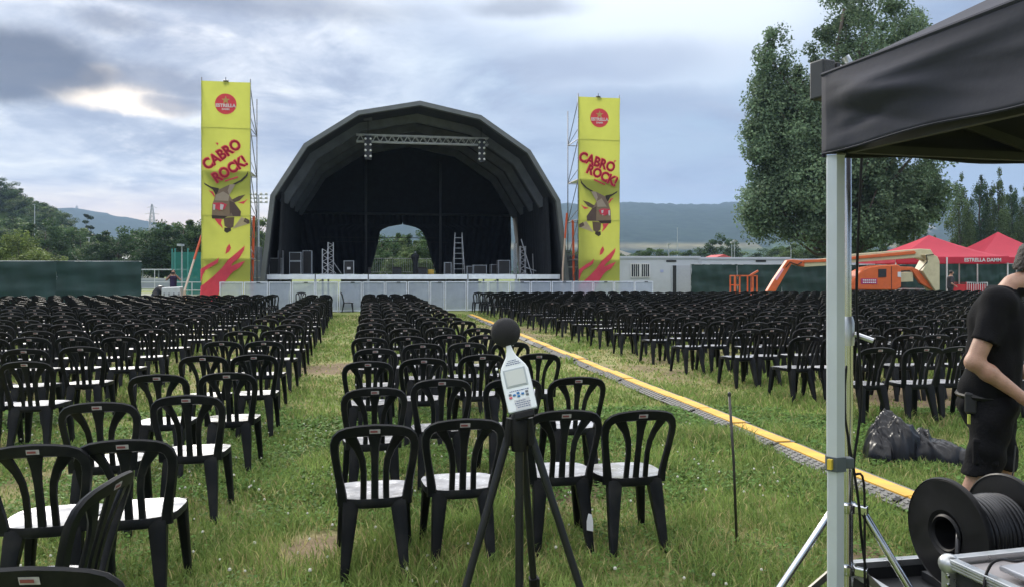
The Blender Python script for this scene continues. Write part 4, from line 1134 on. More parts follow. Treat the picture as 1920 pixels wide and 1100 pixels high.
def field_stuff():
    # athletics track rails, seen between the fence and the left banner
    M_RAIL = mat('rail_white', (.5, .52, .55), .5, var=.06)
    for i, (Y, z0, z1, lab) in enumerate(((48, 1.1, 0, 'low grey railing behind the photographer'), (70, 2.0, 0, 'wire fence along the running track'))):
        x0, x1 = (255 - 960) / FPX * Y, (500 - 960) / FPX * Y
        t = thing('field_railing', lab, 'railing', (x0, Y, 0))
        n = 7; L = x1 - x0
        for k in range(n + 1): MB().tube([(L * k / n, 0, 0), (L * k / n, 0, z0)], .03, 6).build('post', M_RAIL, t)
        for z in (z0, z0 * .55, z0 * .15): MB().tube([(0, 0, z), (L, 0, z)], .025, 6).build('rail', M_RAIL, t)
    # low wall of the stand across the field
    x0, x1 = (100 - 960) / FPX * 82, (520 - 960) / FPX * 82
    t = thing('grandstand_wall', 'long pale low grandstand across the running track', 'grandstand', (x0, 82, 0))
    MB().box(((x1 - x0) / 2, 1, .55), (x1 - x0, 2, 1.1)).build('wall', mat('stand_grey', (.30, .33, .36), .7, var=.1, vscale=.5), t)
    MB().box(((x1 - x0) / 2, 1.2, 2.02), (x1 - x0, 3.2, .10)).build('canopy', mat('stand_roof', (.42, .46, .50), .5, var=.06), t)
    for k in range(14): MB().box(((x1 - x0) * (k + .5) / 14, .3, 1.55), (.10, .10, .9)).build('pillar', MATS['stand_grey'], t)
    tr = MB().box((-30, 60, .01), (50, 9, .02)).build('running_track', mat('track_red', (.13, .14, .09), .9, var=.1, vscale=1)); struct(tr)
    # hammer cage
    c = P(363, 490, 62)
    t = thing('throwing_cage', 'green netted throwing cage beside the left banner', 'cage', (c.x, 62, 0))
    M_G = sheer_mat('cage_net', (.01, .16, .13), .75, .8)
    pts = [Vector((1.6 * math.cos(a), 1.6 * math.sin(a), 0)) for a in np.linspace(-2.9, 2.2, 8)]
    for p, q in zip(pts[:-1], pts[1:]):
        MB().add([p, q, q + Vector((0, 0, 3.3)), p + Vector((0, 0, 3.3))], [(0, 1, 2, 3)]).build('net', M_G, t)
        MB().tube([p, p + Vector((0, 0, 3.6))], .05, 6).build('post', mat('post_green', (.05, .25, .22), .5), t)
    # lamp posts
    def lamp(u, v, Y, lab, r=.07, heads=1):
        p = P(u, v, Y); t = thing('lamp_post', lab, 'lamp post', (p.x, Y, 0))
        MB().tube([(0, 0, 0), (0, 0, p.z)], [r, r * .6], 8).build('pole', M_GALV, t)
        if heads == 1: MB().box((0, -.2, p.z), (.3, .6, .16)).build('lamp_head', M_GALV, t)
        else:
            for a in range(3):
                MB().box((0, 0, p.z - a * .55), (2.6, .1, .08)).build('lamp_bar', M_GALV, t)
                for b in range(4): MB().lathe([(.01, .12), (.2, .05), (.22, -.05), (.05, -.06)], 8, Matrix.Translation((-1.1 + b * .74, -.15, p.z - a * .55 + .12)) @ Matrix.Rotation(R(100), 4, 'X')).build('lamp_head', mat('lamp_face', (.5, .5, .48), .4), t)
    lamp(167, 446, 130, 'white lamp post before the left trees', .14)
    lamp(341, 460, 58, 'grey lamp post left of the throwing cage'); lamp(485, 366, 110, 'tall floodlight mast between left tower and stage', .16, 4)
    lamp(1372, 455, 75, 'pale post above the second cabin'); lamp(1377, 452, 76, 'twin pale post above the second cabin'); lamp(1254, 458, 80, 'thin pale post above the cabin door')
    lamp(1483, 452, 80, 'thin pole left of the tent leg'); lamp(1716, 428, 58, 'white pole behind the boom', .09); lamp(1270, 428, 300, 'far light mast against the blue ridge', .2, 1); lamp(65, 384, 180, 'utility pole on the left hill slope', .14)
    # small houses
    for i, (u, v, Y, w, h, rc, lab) in enumerate(((188, 476, 125, 5.5, 3.6, (.5, .52, .54), 'white gabled house left of the broad dark tree'), (232, 482, 128, 8, 2.2, (.55, .56, .56), 'long low white building among the left trees'), (248, 470, 130, 3, 5, (.6, .58, .5), 'tall pale house behind the long low building'), (150, 477, 135, 5, 3.2, (.6, .61, .62), 'white roofed shed beside the lamp post'), (1160, 470, 240, 16, 6, (.5, .45, .42), 'far pale house right of the right banner'), (1345, 478, 110, 6, 3.4, (.45, .07, .07), 'small red roofed building above the cabins'))):
        p = P(u, v, Y); t = thing('far_house', lab, 'house', (p.x, Y, 0), R(8 * (i % 3 - 1)))
        hz = p.z
        MB().box((0, 0, hz * .36), (w, 4, hz * .72)).build('wall', mat('house_wall%d' % i, (.55, .54, .5), .8, var=.05), t)
        MB().prism([(-w / 2 - .3, hz * .72), (0, hz), (w / 2 + .3, hz * .72)], lambda a, b: (a, -2.3, b), lambda a, b: (a, 2.3, b)).build('roof', mat('house_roof%d' % i, rc, .7, var=.1), t)
        for k in (-.25, .25): MB().box((w * k, -2.02, hz * .4), (.8, .06, hz * .22)).build('window', mat('window_glass', (.03, .035, .045), .15), t)
    # pylon
    p = P(285, 383, 480); H = p.z
    t = thing('power_pylon', 'steel lattice power pylon above the left trees', 'pylon', (p.x, 480, 0), R(10))
    mb = MB(); lv = [(0, 4), (H * .5, 1.7), (H * .8, 1.2), (H, .3)]
    for (z0, w0), (z1, w1) in zip(lv[:-1], lv[1:]):
        for sx in (-1, 1):
            for sy in (-1, 1): mb.tube([(sx * w0, sy * w0, z0), (sx * w1, sy * w1, z1)], .22, 5)
            n = 4
            for q in range(n):
                a, b = q / n, (q + 1) / n; wa, wb = w0 + (w1 - w0) * a, w0 + (w1 - w0) * b; za, zb = z0 + (z1 - z0) * a, z0 + (z1 - z0) * b
                mb.tube([(sx * wa, -wa, za), (sx * wb, wb, zb)], .12, 4); mb.tube([(-wa, sx * wa, za), (wb, sx * wb, zb)], .12, 4); mb.tube([(wa, sx * wa, za), (-wb, sx * wb, zb)], .12, 4)
    mb.build('lattice_mast', M_GALV, t)
    for z, w in ((H * .95, 2.8), (H * .86, 4.2), (H * .77, 3.4)):
        MB().tube([(-w, 0, z), (0, 0, z + .8), (w, 0, z)], .2, 5).build('cross_arm', M_GALV, t)
    # hill-top tower on the blue hill
    p = P(144, 389, 2420)
    t = thing('hilltop_tower', 'tiny tower on top of the blue hill', 'tower', (p.x, 2420, p.z - 24)); MB().lathe([(5, 0), (4, 14), (4, 24), (1.2, 30)], 8).build('shaft', mat('tower_stone', (.3, .28, .26), .9), t)
    # crate, bag, cone by the photographer
    p = P(323, 548, 34.5)
    t = thing('grey_tub', 'pale grey plastic crowd block beside the photographer', 'block', (p.x, 34.6, 0), TH)
    MB().prism([(-.45, 0), (-.42, 1.02), (.36, 1.06), (.44, 0)], lambda a, b: (a, -.3, b), lambda a, b: (a, .3, b)).build('shell', mat('tub_grey', (.48, .51, .54), .5, var=.1), t, bevel=.04)
    for k in range(4): MB().box((-.3 + k * .2, -.31, .45), (.05, .04, .7)).build('groove', mat('tub_dark', (.2, .21, .23), .6), t)
    t = thing('traffic_cone', 'small orange cone left of the left banner foot', 'cone', (P(346, 548, 34.4).x, 34.4, 0))
    MB().lathe([(.12, .03), (.03, .95), (.02, .97)], 10).build('cone', mat('cone_orange', (.7, .16, .03), .5), t, smooth=60); MB().box((0, 0, .02), (.36, .36, .04)).build('base', MATS['cone_orange'], t)
field_stuff()

# ------------------------------------------------------------------ boom lift
def boom_lift():
    Y = 39.5
    o = P(1640, 512, Y); k = Y / FPX
    t = thing('boom_lift', 'orange articulated boom lift parked behind the right chairs', 'boom lift', (o.x, Y, 0))
    def Q(u, v): return ((u - 1640) * k, HC - (v - VH) * k)
    def slab(pts, y0, y1, name, m, bev=.02, par=t):
        pp = [Q(*p) for p in pts]
        return MB().prism(pp, lambda a, b: (a, y0, b), lambda a, b: (a, y1, b)).build(name, m, par, bevel=bev)
    hood = slab([(1586, 543), (1584, 533), (1592, 522), (1606, 508), (1620, 501), (1640, 498), (1672, 496.5), (1678, 499), (1680, 507), (1680, 538), (1672, 543)], -.55, .55, 'hood', M_ORANGE, .05)
    slab([(1637, 505), (1652, 504.5), (1652, 519.5), (1637, 520.5)], -.575, -.54, 'hatch', M_DARKM, .01, hood)
    slab([(1661.2, 500), (1662, 500), (1662, 542), (1661.2, 542)], -.57, -.54, 'panel_seam', M_DARKM, 0, hood)
    slab([(1605, 522.5), (1635, 522.5), (1635, 532.5), (1605, 532.5)], -.565, -.54, 'sign_plate', mat('sign_magenta', (.35, .03, .12), .5), .0, hood)
    for z, n in ((525.3, 'number_line'), (529.6, 'number_line')):
        for q in range(7): slab([(1608.5 + q * 3.6, z - 1.1), (1611 + q * 3.6, z - 1.1), (1611 + q * 3.6, z + 1.1), (1608.5 + q * 3.6, z + 1.1)], -.575, -.566, 'print_mark', M_WHITE, 0, hood)
    slab([(1673, 510), (1679, 510), (1679, 520), (1673, 519)], -.566, -.54, 'sticker', M_WHITE, 0, hood)
    slab([(1570, 512), (1590, 508), (1592, 530), (1572, 538)], -.4, .4, 'counterweight', M_CREAM)
    slab([(1680, 512), (1705, 510), (1706, 528), (1681, 529)], -.35, .35, 'turret', M_CREAM)
    slab([(1678, 500), (1703, 501), (1714, 506), (1726, 522), (1748, 543), (1742, 545), (1718, 531), (1707, 515), (1702, 507), (1678, 508)], -.42, -.18, 'lower_arm', M_ORANGE, .03)
    slab([(1722, 478), (1737, 477), (1746, 482), (1750, 491), (1750, 543), (1742, 545), (1718, 508), (1729, 488)], -.6, .3, 'riser_plate', M_CREAM, .03)
    # main boom: cream outer tube, orange inner, jib and basket
    slab([(1740, 468), (1748, 480), (1730, 489), (1716, 484), (1580, 494), (1580, 478), (1720, 467)], -.25, .2, 'main_boom', M_CREAM, .03)
    slab([(1708, 470.5), (1712, 474), (1710, 477), (1580, 488), (1580, 483)], -.33, -.20, 'boom_cylinder', M_ORANGE, .02)
    slab([(1584, 480), (1584, 496), (1504, 501), (1504, 490)], -.18, .16, 'inner_boom', M_CREAM, .02)
    slab([(1584, 484), (1584, 490), (1504, 493), (1504, 488)], -.24, -.17, 'boom_rail', M_ORANGE, .01)
    slab([(1506, 489), (1506, 501), (1482, 495), (1479, 500), (1452, 546), (1436, 546), (1448, 526), (1474, 488), (1484, 487)], -.2, .18, 'jib', M_ORANGE, .03)
    MB().tube([(Q(1470, 502)[0], -.24, Q(1470, 502)[1]), (Q(1478, 492)[0], -.26, Q(1478, 492)[1]), (Q(1492, 497)[0], -.26, Q(1492, 497)[1]), (Q(1500, 492)[0], -.25, Q(1500, 492)[1])], .03, 6).build('hose', M_RUBBER, t)
    MB().tube([(Q(1718, 508)[0], -.3, Q(1718, 508)[1]), (Q(1726, 492)[0], -.64, Q(1726, 492)[1]), (Q(1724, 479)[0], -.64, Q(1724, 479)[1]), (Q(1738, 478)[0], -.64, Q(1738, 478)[1])], .025, 6).build('hose', M_RUBBER, t)
    slab([(1450, 522), (1464, 503), (1467, 505), (1454, 526)], -.215, -.2, 'sticker', mat('sticker_pink', (.7, .35, .45), .5), 0)
    bk = link('basket', None, t)
    mb = MB(); x0, z1 = Q(1374, 516); x1, z0 = Q(1414, 546)
    z0 = .55
    for y in (-.45, .45):
        for x in (x0, x0 + .22, x1 - .2, x1): mb.bar((x, y, z0), (x, y, z1), .06)
        for z in (z0, z1 - .03): mb.bar((x0, y, z), (x1, y, z), .06)
        mb.bar((x0, y, (z0 + z1) / 2), (x0 + .22, y, (z0 + z1) / 2), .05)
    for x in (x0, x1):
        for z in (z0, z1 - .03): mb.bar((x, -.45, z), (x, .45, z), .055)
    mb.box(((x0 + x1) / 2, 0, z0), (x1 - x0, .9, .05))
    mb.build('basket_cage', M_ORANGE, bk); MB().box((x1 - .05, -.2, z1 - .35), (.2, .3, .6)).build('control_box', M_DARKM, bk)
    MB().bar((x1 - .2, 0, z1 - .02), (x1 + .2, 0, z1 + .22), .09).build('bracket', M_ORANGE, bk)
    MB().bar((x1, 0, z0 + .05), (Q(1440, 545)[0], 0, .62), .12).build('basket_arm', M_ORANGE, bk)
    for x in (-1.0, 1.9):
        for y in (-.75, .75):
            w = MB().lathe([(.36, -.15), (.42, -.11), (.42, .11), (.36, .15)], 20, Matrix.Translation((x, y, .42)) @ Matrix.Rotation(R(90), 4, 'X')).build('wheel', M_RUBBER, t, smooth=40)
            MB().lathe([(.22, -.17), (.22, .17)], 14, Matrix.Translation((x, y, .42)) @ Matrix.Rotation(R(90), 4, 'X')).build('rim', M_CREAM, w)
    MB().box((.45, 0, .55), (3.6, 1.2, .35)).build('chassis', M_DARKM, t, bevel=.03)
boom_lift()

# ------------------------------------------------------------------ red tents
M_TENT = mat('red_tent', (.56, .035, .07), .65, var=.05, vscale=1.5, bump=.15, bscale=3)
translucent(M_TENT, .3)
def red_tent(uc, Y, W, Dp, zE, zP, lab, text=True):
    c = P(uc, 512, Y)
    t = thing('red_tent', lab, 'tent', (c.x, Y, 0), 0, 'red pop-up tents')
    def roof(s, q):
        # four-sided tent roof with hollow slopes, s along the eaves, q to the peak
        a = s * 4; i = int(min(3, a)); f = a - i
        cs = [(-1, -1), (1, -1), (1, 1), (-1, 1)]; p, n = cs[i], cs[(i + 1) % 4]
        x = p[0] + (n[0] - p[0]) * f; y = p[1] + (n[1] - p[1]) * f
        z = zE + (zP - zE) * (q ** 1.35) - .05 * math.sin(math.pi * f) * (1 - q)
        return (x * W / 2 * (1 - q), Dp / 2 + y * Dp / 2 * (1 - q), z)
    MB().grid(roof, 41, 12).build('roof', M_TENT, t, smooth=50)
    hv = .34
    for i, (a, b) in enumerate((((-W / 2, 0), (W / 2, 0)), ((W / 2, 0), (W / 2, Dp)), ((W / 2, Dp), (-W / 2, Dp)), ((-W / 2, Dp), (-W / 2, 0)))):
        a, b = Vector((*a, 0)), Vector((*b, 0)); nrm = (b - a).normalized().cross(Vector((0, 0, 1)))
        o = MB().grid(lambda s, q: a.lerp(b, s) + nrm * (.02 + .02 * math.sin(s * 21) * q) + Vector((0, 0, zE + .01 - hv * q - .04 * math.sin(math.pi * s))), 26, 4).build('valance', M_TENT, t, smooth=True)
        if i == 0 and text:
            for xo in (W * .30,):
                vs, fs = text_mesh('ESTRELLA DAMM', .26, .007)
                MB().add([(p.x + xo - .2, -.055, p.y + zE - .20) for p in vs], fs).build('lettering', M_WHITE, o)
    for x in (-W / 2 + .03, W / 2 - .03):
        for y in (.03, Dp - .03): MB().tube([(x, y, 0), (x, y, zE)], .035, 6).build('leg', M_WHITE, t)
    return t
t = red_tent(1785, 41.0, 6.0, 4.5, 2.55, 3.78, 'red tent with peaked roof and white lettering right of the lift')
MB().tube([(-.3, -.05, 0), (-.3, -.05, 2.5)], .04, 6).build('leg', M_WHITE, t)
red_tent(1917, 44.5, 5.2, 4.5, 2.6, 4.15, 'second red tent partly cut by the right edge', False)
def small_right():
    c = P(1822, 512, 40)
    for i, (u, lab) in enumerate(((1800, 'solid red barrier panel under the red tent'), (1832, 'red barrier with white bars under the red tent'))):
        p = P(u, 512, 40); t = thing('red_barrier', lab, 'barrier', (p.x, 40, 0), 0)
        w = .65 if i == 0 else 1.05; M_RB = mat('barrier_red', (.5, .03, .035), .5, var=.08)
        MB().tube([(-w / 2, 0, .05), (-w / 2, 0, 1.18), (w / 2, 0, 1.18), (w / 2, 0, .05)], .03, 6).build('frame', M_WHITE if i else M_RB, t)
        if i == 0: MB().box((0, .02, .65), (w, .02, .9)).build('sheet', M_RB, t)
        else:
            MB().box((0, .04, .65), (w - .08, .01, .9)).build('sheet', M_RB, t)
            for q in range(1, 9): MB().tube([(-w / 2 + w * q / 9, 0, .15), (-w / 2 + w * q / 9, 0, 1.16)], .016, 5).build('bar', M_WHITE, t)
    p = P(1690, 512, 43); t = thing('white_table', 'pale trestle table behind the lift', 'table', (p.x, 43, 0)); MB().box((0, 0, .8), (2.2, .8, .05)).build('top', M_WHITE, t)
    for x in (-.9, .9): MB().box((x, 0, .39), (.06, .6, .77)).build('leg', M_GALV, t)
small_right()

# ------------------------------------------------------------------ chairs
def chair_meshes(lo=False):
    def yb(x, z): return -.185 - .125 * max(0, (z - .40) / .46) ** 1.25 + .55 * x * x
    def ribbon(mb, path, hw, th=.024):
        """path of (x,z) with half widths, bent onto the curved back"""
        n = len(path); K = 4 if lo else 6
        vs, fs = [], []
        for i, (x, z) in enumerate(path):
            a = path[max(0, i - 1)]; b = path[min(n - 1, i + 1)]
            t = Vector((b[0] - a[0], b[1] - a[1])).normalized(); nr = Vector((-t.y, t.x)); w = hw[i]
            sec = ((1, .5), (-1, .5), (-1, -.5), (1, -.5)) if lo else ((1, 0), (.78, .5), (-.78, .5), (-1, 0), (-.78, -.5), (.78, -.5))
            for s, q in sec:
                px, pz = x + nr.x * w * s, z + nr.y * w * s
                vs.append((px, yb(px, pz) + q * th, pz))
        for i in range(n - 1):
            for j in range(K):
                j2 = (j + 1) % K
                fs.append((i * K + j, i * K + j2, (i + 1) * K + j2, (i + 1) * K + j))
        fs.append(tuple(range(K))[::-1]); fs.append(tuple((n - 1) * K + j for j in range(K)))
        mb.add(vs, fs)
    half = [(-.172, .405), (-.176, .47), (-.188, .55), (-.203, .64), (-.212, .71), (-.212, .755), (-.200, .79), (-.178, .812), (-.145, .824), (-.09, .832), (0, .836)]
    hwid = [.030, .026, .023, .022, .023, .025, .027, .029, .031, .033, .036]
    if lo:
        ks = [0, 2, 4, 7, 10]; half = [half[i] for i in ks]; hwid = [hwid[i] for i in ks]
    full = half + [(-x, z) for x, z in half[-2::-1]]; fw = hwid + hwid[-2::-1]
    back = MB(); ribbon(back, full, fw, .028)
    # lower rail joining the slats
    ribbon(back, [(-.172, .415), (-.06, .408), (.06, .408), (.172, .415)], [.022] * 4, .026)
    def slat(kind):
        mb = MB()
        if kind == 0: p = [(0, .41), (0, .55), (0, .66), (0, .74), (0, .80), (0, .835)]; w = [.021, .020, .020, .025, .036, .046]
        else:
            s = kind; p = [(s * .062, .41), (s * .060, .52), (s * .060, .60), (s * .068, .67), (s * .088, .73), (s * .113, .775), (s * .140, .82)]; w = [.018, .0175, .0175, .019, .022, .028, .034]
        if lo: p, w = p[::2] + [p[-1]], w[::2] + [w[-1]]
        ribbon(mb, p, w, .020)
        return mb
    # seat: dished plate with rounded front and a skirt
    seat = MB(); nr, na = (2, 12) if lo else (5, 28)
    def edge(a):
        c, s = math.cos(a), math.sin(a)
        e = 3.2
        r = (abs(c / .215) ** e + abs(s / .215) ** e) ** (-1 / e)
        return r * c * (1 + .06 * s), r * s + .01
    vs, fs = [(0, .01, .432)], []
    for i in range(1, nr + 1):
        q = i / nr
        for j in range(na):
            x, y = edge(2 * math.pi * j / na)
            z = .432 + .012 * q ** 3 - (.012 * max(0, y) / .2 * q ** 2)
            vs.append((x * q, .01 + (y - .01) * q, z))
    for (k, dz) in ((1.015, -.012), (1.0, -.035)):
        for j in range(na):
            x, y = edge(2 * math.pi * j / na); vs.append((x * k, .01 + (y - .01) * k, .44 + dz - (.012 * max(0, y) / .2)))
    rings = nr + 2
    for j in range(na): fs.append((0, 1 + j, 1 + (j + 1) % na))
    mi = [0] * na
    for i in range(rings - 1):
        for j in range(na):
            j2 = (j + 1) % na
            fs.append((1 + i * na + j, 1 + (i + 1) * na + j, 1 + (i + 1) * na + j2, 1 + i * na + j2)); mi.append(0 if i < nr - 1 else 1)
    seat.v, seat.f, seat.m = vs, fs, mi
    def leg(x0, y0, x1, y1, w0, d0, w1, d1):
        mb = MB(); L = ((0, .428, 1.0), (.12, .39, 1.0), (.45, .25, .82), (1, -.01, .62))
        vs = []
        for f, z, k in L:
            x = x0 + (x1 - x0) * f; y = y0 + (y1 - y0) * f ** 1.2
            w = w0 * k if f < .5 else w1; d = d0 * k if f < .5 else d1
            s = .3
            sec = [(-1, -1 + s), (-1 + s, -1), (1 - s, -1), (1, -1 + s), (1, 1), (-1, 1)] if not lo else [(-1, -1), (1, -1), (1, 1), (-1, 1)]
            vs += [(x + a * w / 2, y + b * d / 2, z) for a, b in sec]
        n = len(vs) // 4
        fs = [(i * n + j, i * n + (j + 1) % n, (i + 1) * n + (j + 1) % n, (i + 1) * n + j) for i in range(3) for j in range(n)]
        fs += [tuple(range(n))[::-1], tuple(range(3 * n, 4 * n))]
        return mb.add(vs, fs)
    legs = [leg(s * .125, -.165, s * .165, -.255, .085, .06, .036, .034) for s in (-1, 1)] + [leg(s * .17, .17, s * .205, .215, .06, .065, .034, .036) for s in (-1, 1)]
    lab = MB(); zz = .832
    lab.add([(x, yb(x, z) - .0165, z) for x, z in ((-.028, zz - .012), (.028, zz - .012), (.028, zz + .012), (-.028, zz + .012))], [(0, 1, 2, 3)])
    lab.add([(x, yb(x, z) - .0185, z) for x, z in ((-.024, zz - .006), (.014, zz - .006), (.014, zz + .005), (-.024, zz + .005))], [(0, 1, 2, 3)], 1)
    return back, [slat(0), slat(-1), slat(1)], seat, legs, lab

def fade(mb, nm, mats, sm=45): return mb.mesh(nm, mats, sm)
_b, _s, _se, _l, _lb = chair_meshes()
ME_BACK = fade(_b, 'backrest', M_BLACKP); ME_SLAT = [fade(q, 'slat', M_BLACKP) for q in _s]
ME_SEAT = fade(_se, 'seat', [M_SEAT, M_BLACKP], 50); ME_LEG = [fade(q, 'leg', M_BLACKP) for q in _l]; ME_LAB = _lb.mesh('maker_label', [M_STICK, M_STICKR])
_b2 = MB()
for q in [_b] + _s: _b2.add(q.v, q.f)
ME_BACK_FULL = fade(_b2, 'backrest', M_BLACKP)
def make_chair(pos, rz, label, group, detail, tilt=0.0):
    t = thing('plastic_chair', label, 'chair', (pos[0], pos[1], pos[2] if len(pos) > 2 else gz(pos[0], pos[1])), rz, group)
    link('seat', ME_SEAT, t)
    if detail:
        b = link('backrest', ME_BACK, t)
        for m in ME_SLAT: link('slat', m, b)
    else: b = link('backrest', ME_BACK_FULL, t)
    link('maker_label', ME_LAB, b)
    for m in ME_LEG: link('leg', m, t)
    return t

def by_top(u, v):                           # where a chair stands whose back tops out at that pixel
    Y = FPX * (HC - .865) / (v - VH)
    return (u - 960) / FPX * Y, Y

CH = []                                     # (x, y, angle, block, row, seat number)
def block(rows, O, ang, ncol, dr, dc, name, k0=0, step=1, lim=None):
    r = Vector((math.cos(ang), math.sin(ang))); d = Vector((-math.sin(ang), math.cos(ang)))
    for k in range(rows):
        for j in range(ncol):
            p = Vector(O) + d * (k * dr) + r * (j * dc * step)
            if lim and not lim(p): continue
            x = p.x + random.gauss(0, .028); y = p.y + random.gauss(0, .06)
            CH.append((x, y, ang + random.gauss(0, R(3.6)), name, k + k0, j))
def explicit(lst, name, ang):
    for row, items in enumerate(lst):
        for j, (u, v) in enumerate(items):
            x, y = by_top(u, v); a = ang + random.gauss(0, R(2))
            CH.append((x - math.sin(a) * .31, y + math.cos(a) * .31, a, name, row, j))
TC, TL, TR = R(10.6), R(11.5), R(12.4)
explicit([[(703, 797), (872, 784), (1062, 769), (1206, 769)], [(703, 725), (829, 711), (965, 708), (1085, 706)], [(690, 677), (795, 671), (905, 667), (1011, 663)], [(704, 654), (793, 645), (877, 642), (959, 640)]], 'centre', TC)
x, y = by_top(698, 631)
block(15, (x - math.sin(TC) * .31, y + .31), TC, 4, 1.47, .50, 'centre', 4)
explicit([[(230, 823), (62, 833)], [(349, 743), (182, 756)], [(425, 696), (294, 701)], [(476, 663), (380, 667)]], 'aisle', TL)
x, y = by_top(498, 638)
block(15, (x - math.sin(TL) * .31, y + .31), TL, 2, 1.46, .50, 'aisle', 4, -1)
x, y = by_top(52, 680)
inview = lambda p: abs(p.x) < .70 * p.y + .4
block(17, (x - math.sin(R(12.0)) * .31, y + .31), R(12.0), 34, 1.44, .505, 'left', 0, -1, inview)
x, y = by_top(1648, 653)
block(18, (x + .02, y + .31), TR, 62, 1.49, .505, 'right', 0, 1, lambda p: inview(p) and p.y < 33.4 + .19 * (p.x + 2.3))
# near-left stray chairs
CH.append((-1.86, 3.02, R(92), 'stray', 0, 0)); CH.append((-1.33, 2.42, R(3), 'stray', 0, 1))
CH.append((-7.0, 33.0, R(-80), 'stray', 0, 2)); CH.append((-8.9, 32.2, R(170), 'stray', 0, 3))

def place_chairs():
    dist = sorted(range(len(CH)), key=lambda i: (CH[i][3] != 'stray', math.hypot(CH[i][0], CH[i][1])))
    near = set(dist[:300]); detail = set(dist[:110])
    names = {'centre': ('centre block', 'from the left'), 'aisle': ('pair column by the aisle', 'from the aisle'), 'left': ('far left block', 'from its right'), 'right': ('right block past the ramp', 'from its left')}
    stray = ['black plastic chair turned sideways at the near left', 'black plastic chair cut off by the bottom left corner', 'lone black chair turned sideways in the aisle before the barrier', 'lone black chair facing back against the stage barrier']
    lob, ls, lse, ll, llb = chair_meshes(True)
    lo = MB(); seat_lo = MB()
    for q in [lob] + ls + ll: lo.add(q.v, q.f)
    lv = np.array(lo.v); sv = np.array(lse.v)
    mb_v, mb_f, mb_m = [], [], []
    big = MB()
    for i, (x, y, a, blk, row, j) in enumerate(CH):
        if i in near:
            if blk == 'stray': lab = stray[j]
            else:
                b, f = names[blk]
                lab = 'black chair, %s, %s row from camera, %s %s' % (b, ORD[row], ORD[min(j, 23)], f)
            t_ = make_chair((x, y), a, lab, {'centre': 'chairs in the centre block', 'aisle': 'chairs in pairs left of the aisle', 'left': 'chairs in the far left block', 'right': 'chairs in the right block', 'stray': 'chairs turned out of line'}[blk], i in detail)
            if (blk, row, j) == ('centre', 0, 2):
                MB().add([(.135, -.268, .14), (.175, -.268, .13), (.176, -.262, .19), (.168, -.258, .23), (.148, -.256, .235), (.136, -.262, .19)], [(0, 1, 2, 3, 4, 5)]).build('paper_sticker', M_WHITE, t_)
        else:
            c, s = math.cos(a), math.sin(a)
            for V, F, mi in ((lo.v, lo.f, None), (lse.v, lse.f, lse.m)):
                pts = [(p[0] * c - p[1] * s + x, p[0] * s + p[1] * c + y, p[2]) for p in V]
                b0 = len(big.v); big.v += pts
                big.f += [tuple(k + b0 for k in f) for f in F]
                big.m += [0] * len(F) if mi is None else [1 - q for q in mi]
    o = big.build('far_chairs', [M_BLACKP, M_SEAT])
    tag(o, 'hundreds of black plastic chairs in the far rows of the field', 'chairs', kind='stuff')
    print('chairs', len(CH))
place_chairs()

# ------------------------------------------------------------------ cable ramp along the right aisle
def cable_ramp():
    p0 = P(1712, 946, FPX * HC / (946 - VH)); p0 = Vector((p0.x, p0.y, 0)); p1 = Vector((-1.80, 31.2, 0))
    d = (p1 - p0).normalized(); a = math.atan2(d.y, d.x)          # local x runs along the ramp
    M_G = mat('ramp_grey', (.17, .165, .155), .75, var=.3, vscale=60, bump=.5, bscale=90); M_Y = mat('ramp_yellow', (.66, .37, .045), .55, var=.18, vscale=4, dirt=(.36, .27, .12), dscale=6)
    L = .9
    base = MB().prism([(-.15, 0), (-.15, .045), (-.10, .047), (.06, .047), (.165, .006), (.165, 0)], lambda y, z: (.012, y, z), lambda y, z: (L - .012, y, z)).mesh('ramp_base', M_G)
    # studs on the near slope
    st_ = MB()
    for i in range(10):
        for k in range(3):
            y = .078 + k * .032; z = .047 - (y - .06) * .39
            st_.box((.06 + i * .086, y, z + .004), (.038, .018, .009), Matrix.Rotation(R(-21), 3, 'X'))
    studs = st_.mesh('tread_studs', M_G)
    lid = MB().box((L / 2, -.02, .052), (L - .03, .150, .012)).mesh('lid', M_Y)
    notch = MB().box((.02, .115, .030), (.05, .045, .018), Matrix.Rotation(R(-21), 3, 'X')).mesh('connector', M_RUBBER)
    n = int((p1 - p0).length / L) + 2
    for i in range(n):
        p = p0 + d * ((i - 2) * L)
        t = thing('cable_ramp', 'yellow lidded cable ramp segment, %s' % ('nearest one hidden behind the cable reel' if i == 0 else '%s along the line from the cable reel' % ORD[i]), 'cable ramp', (p.x, p.y, gz(p.x, p.y) + .016), a, 'cable ramp segments in a line')
        t.rotation_euler.z += random.gauss(0, R(.5))
        link('ramp_base', base, t); link('lid', lid, t); link('connector', notch, t)
        if i < 16: tag(link('tread_studs', studs, t), kind='stuff')
cable_ramp()

# ------------------------------------------------------------------ rod in the grass
def rod():
    x, y = (1382 - 960) / FPX * 4.8, 4.8
    t = thing('ground_rod', 'thin dark metal rod stuck upright in the grass', 'rod', (x, y, 0))
    MB().tube([(0, 0, -.05), (-.018, .01, .5), (-.04, .03, .915)], .0085, 8).build('shaft', mat('rod_steel', (.06, .055, .05), .5, .6, var=.3), t, smooth=True)
    MB().lathe([(.011, 0), (.011, .02), (.004, .026)], 8, Matrix.Translation((-.04, .03, .905))).build('cap', M_DARKM, t)
rod()

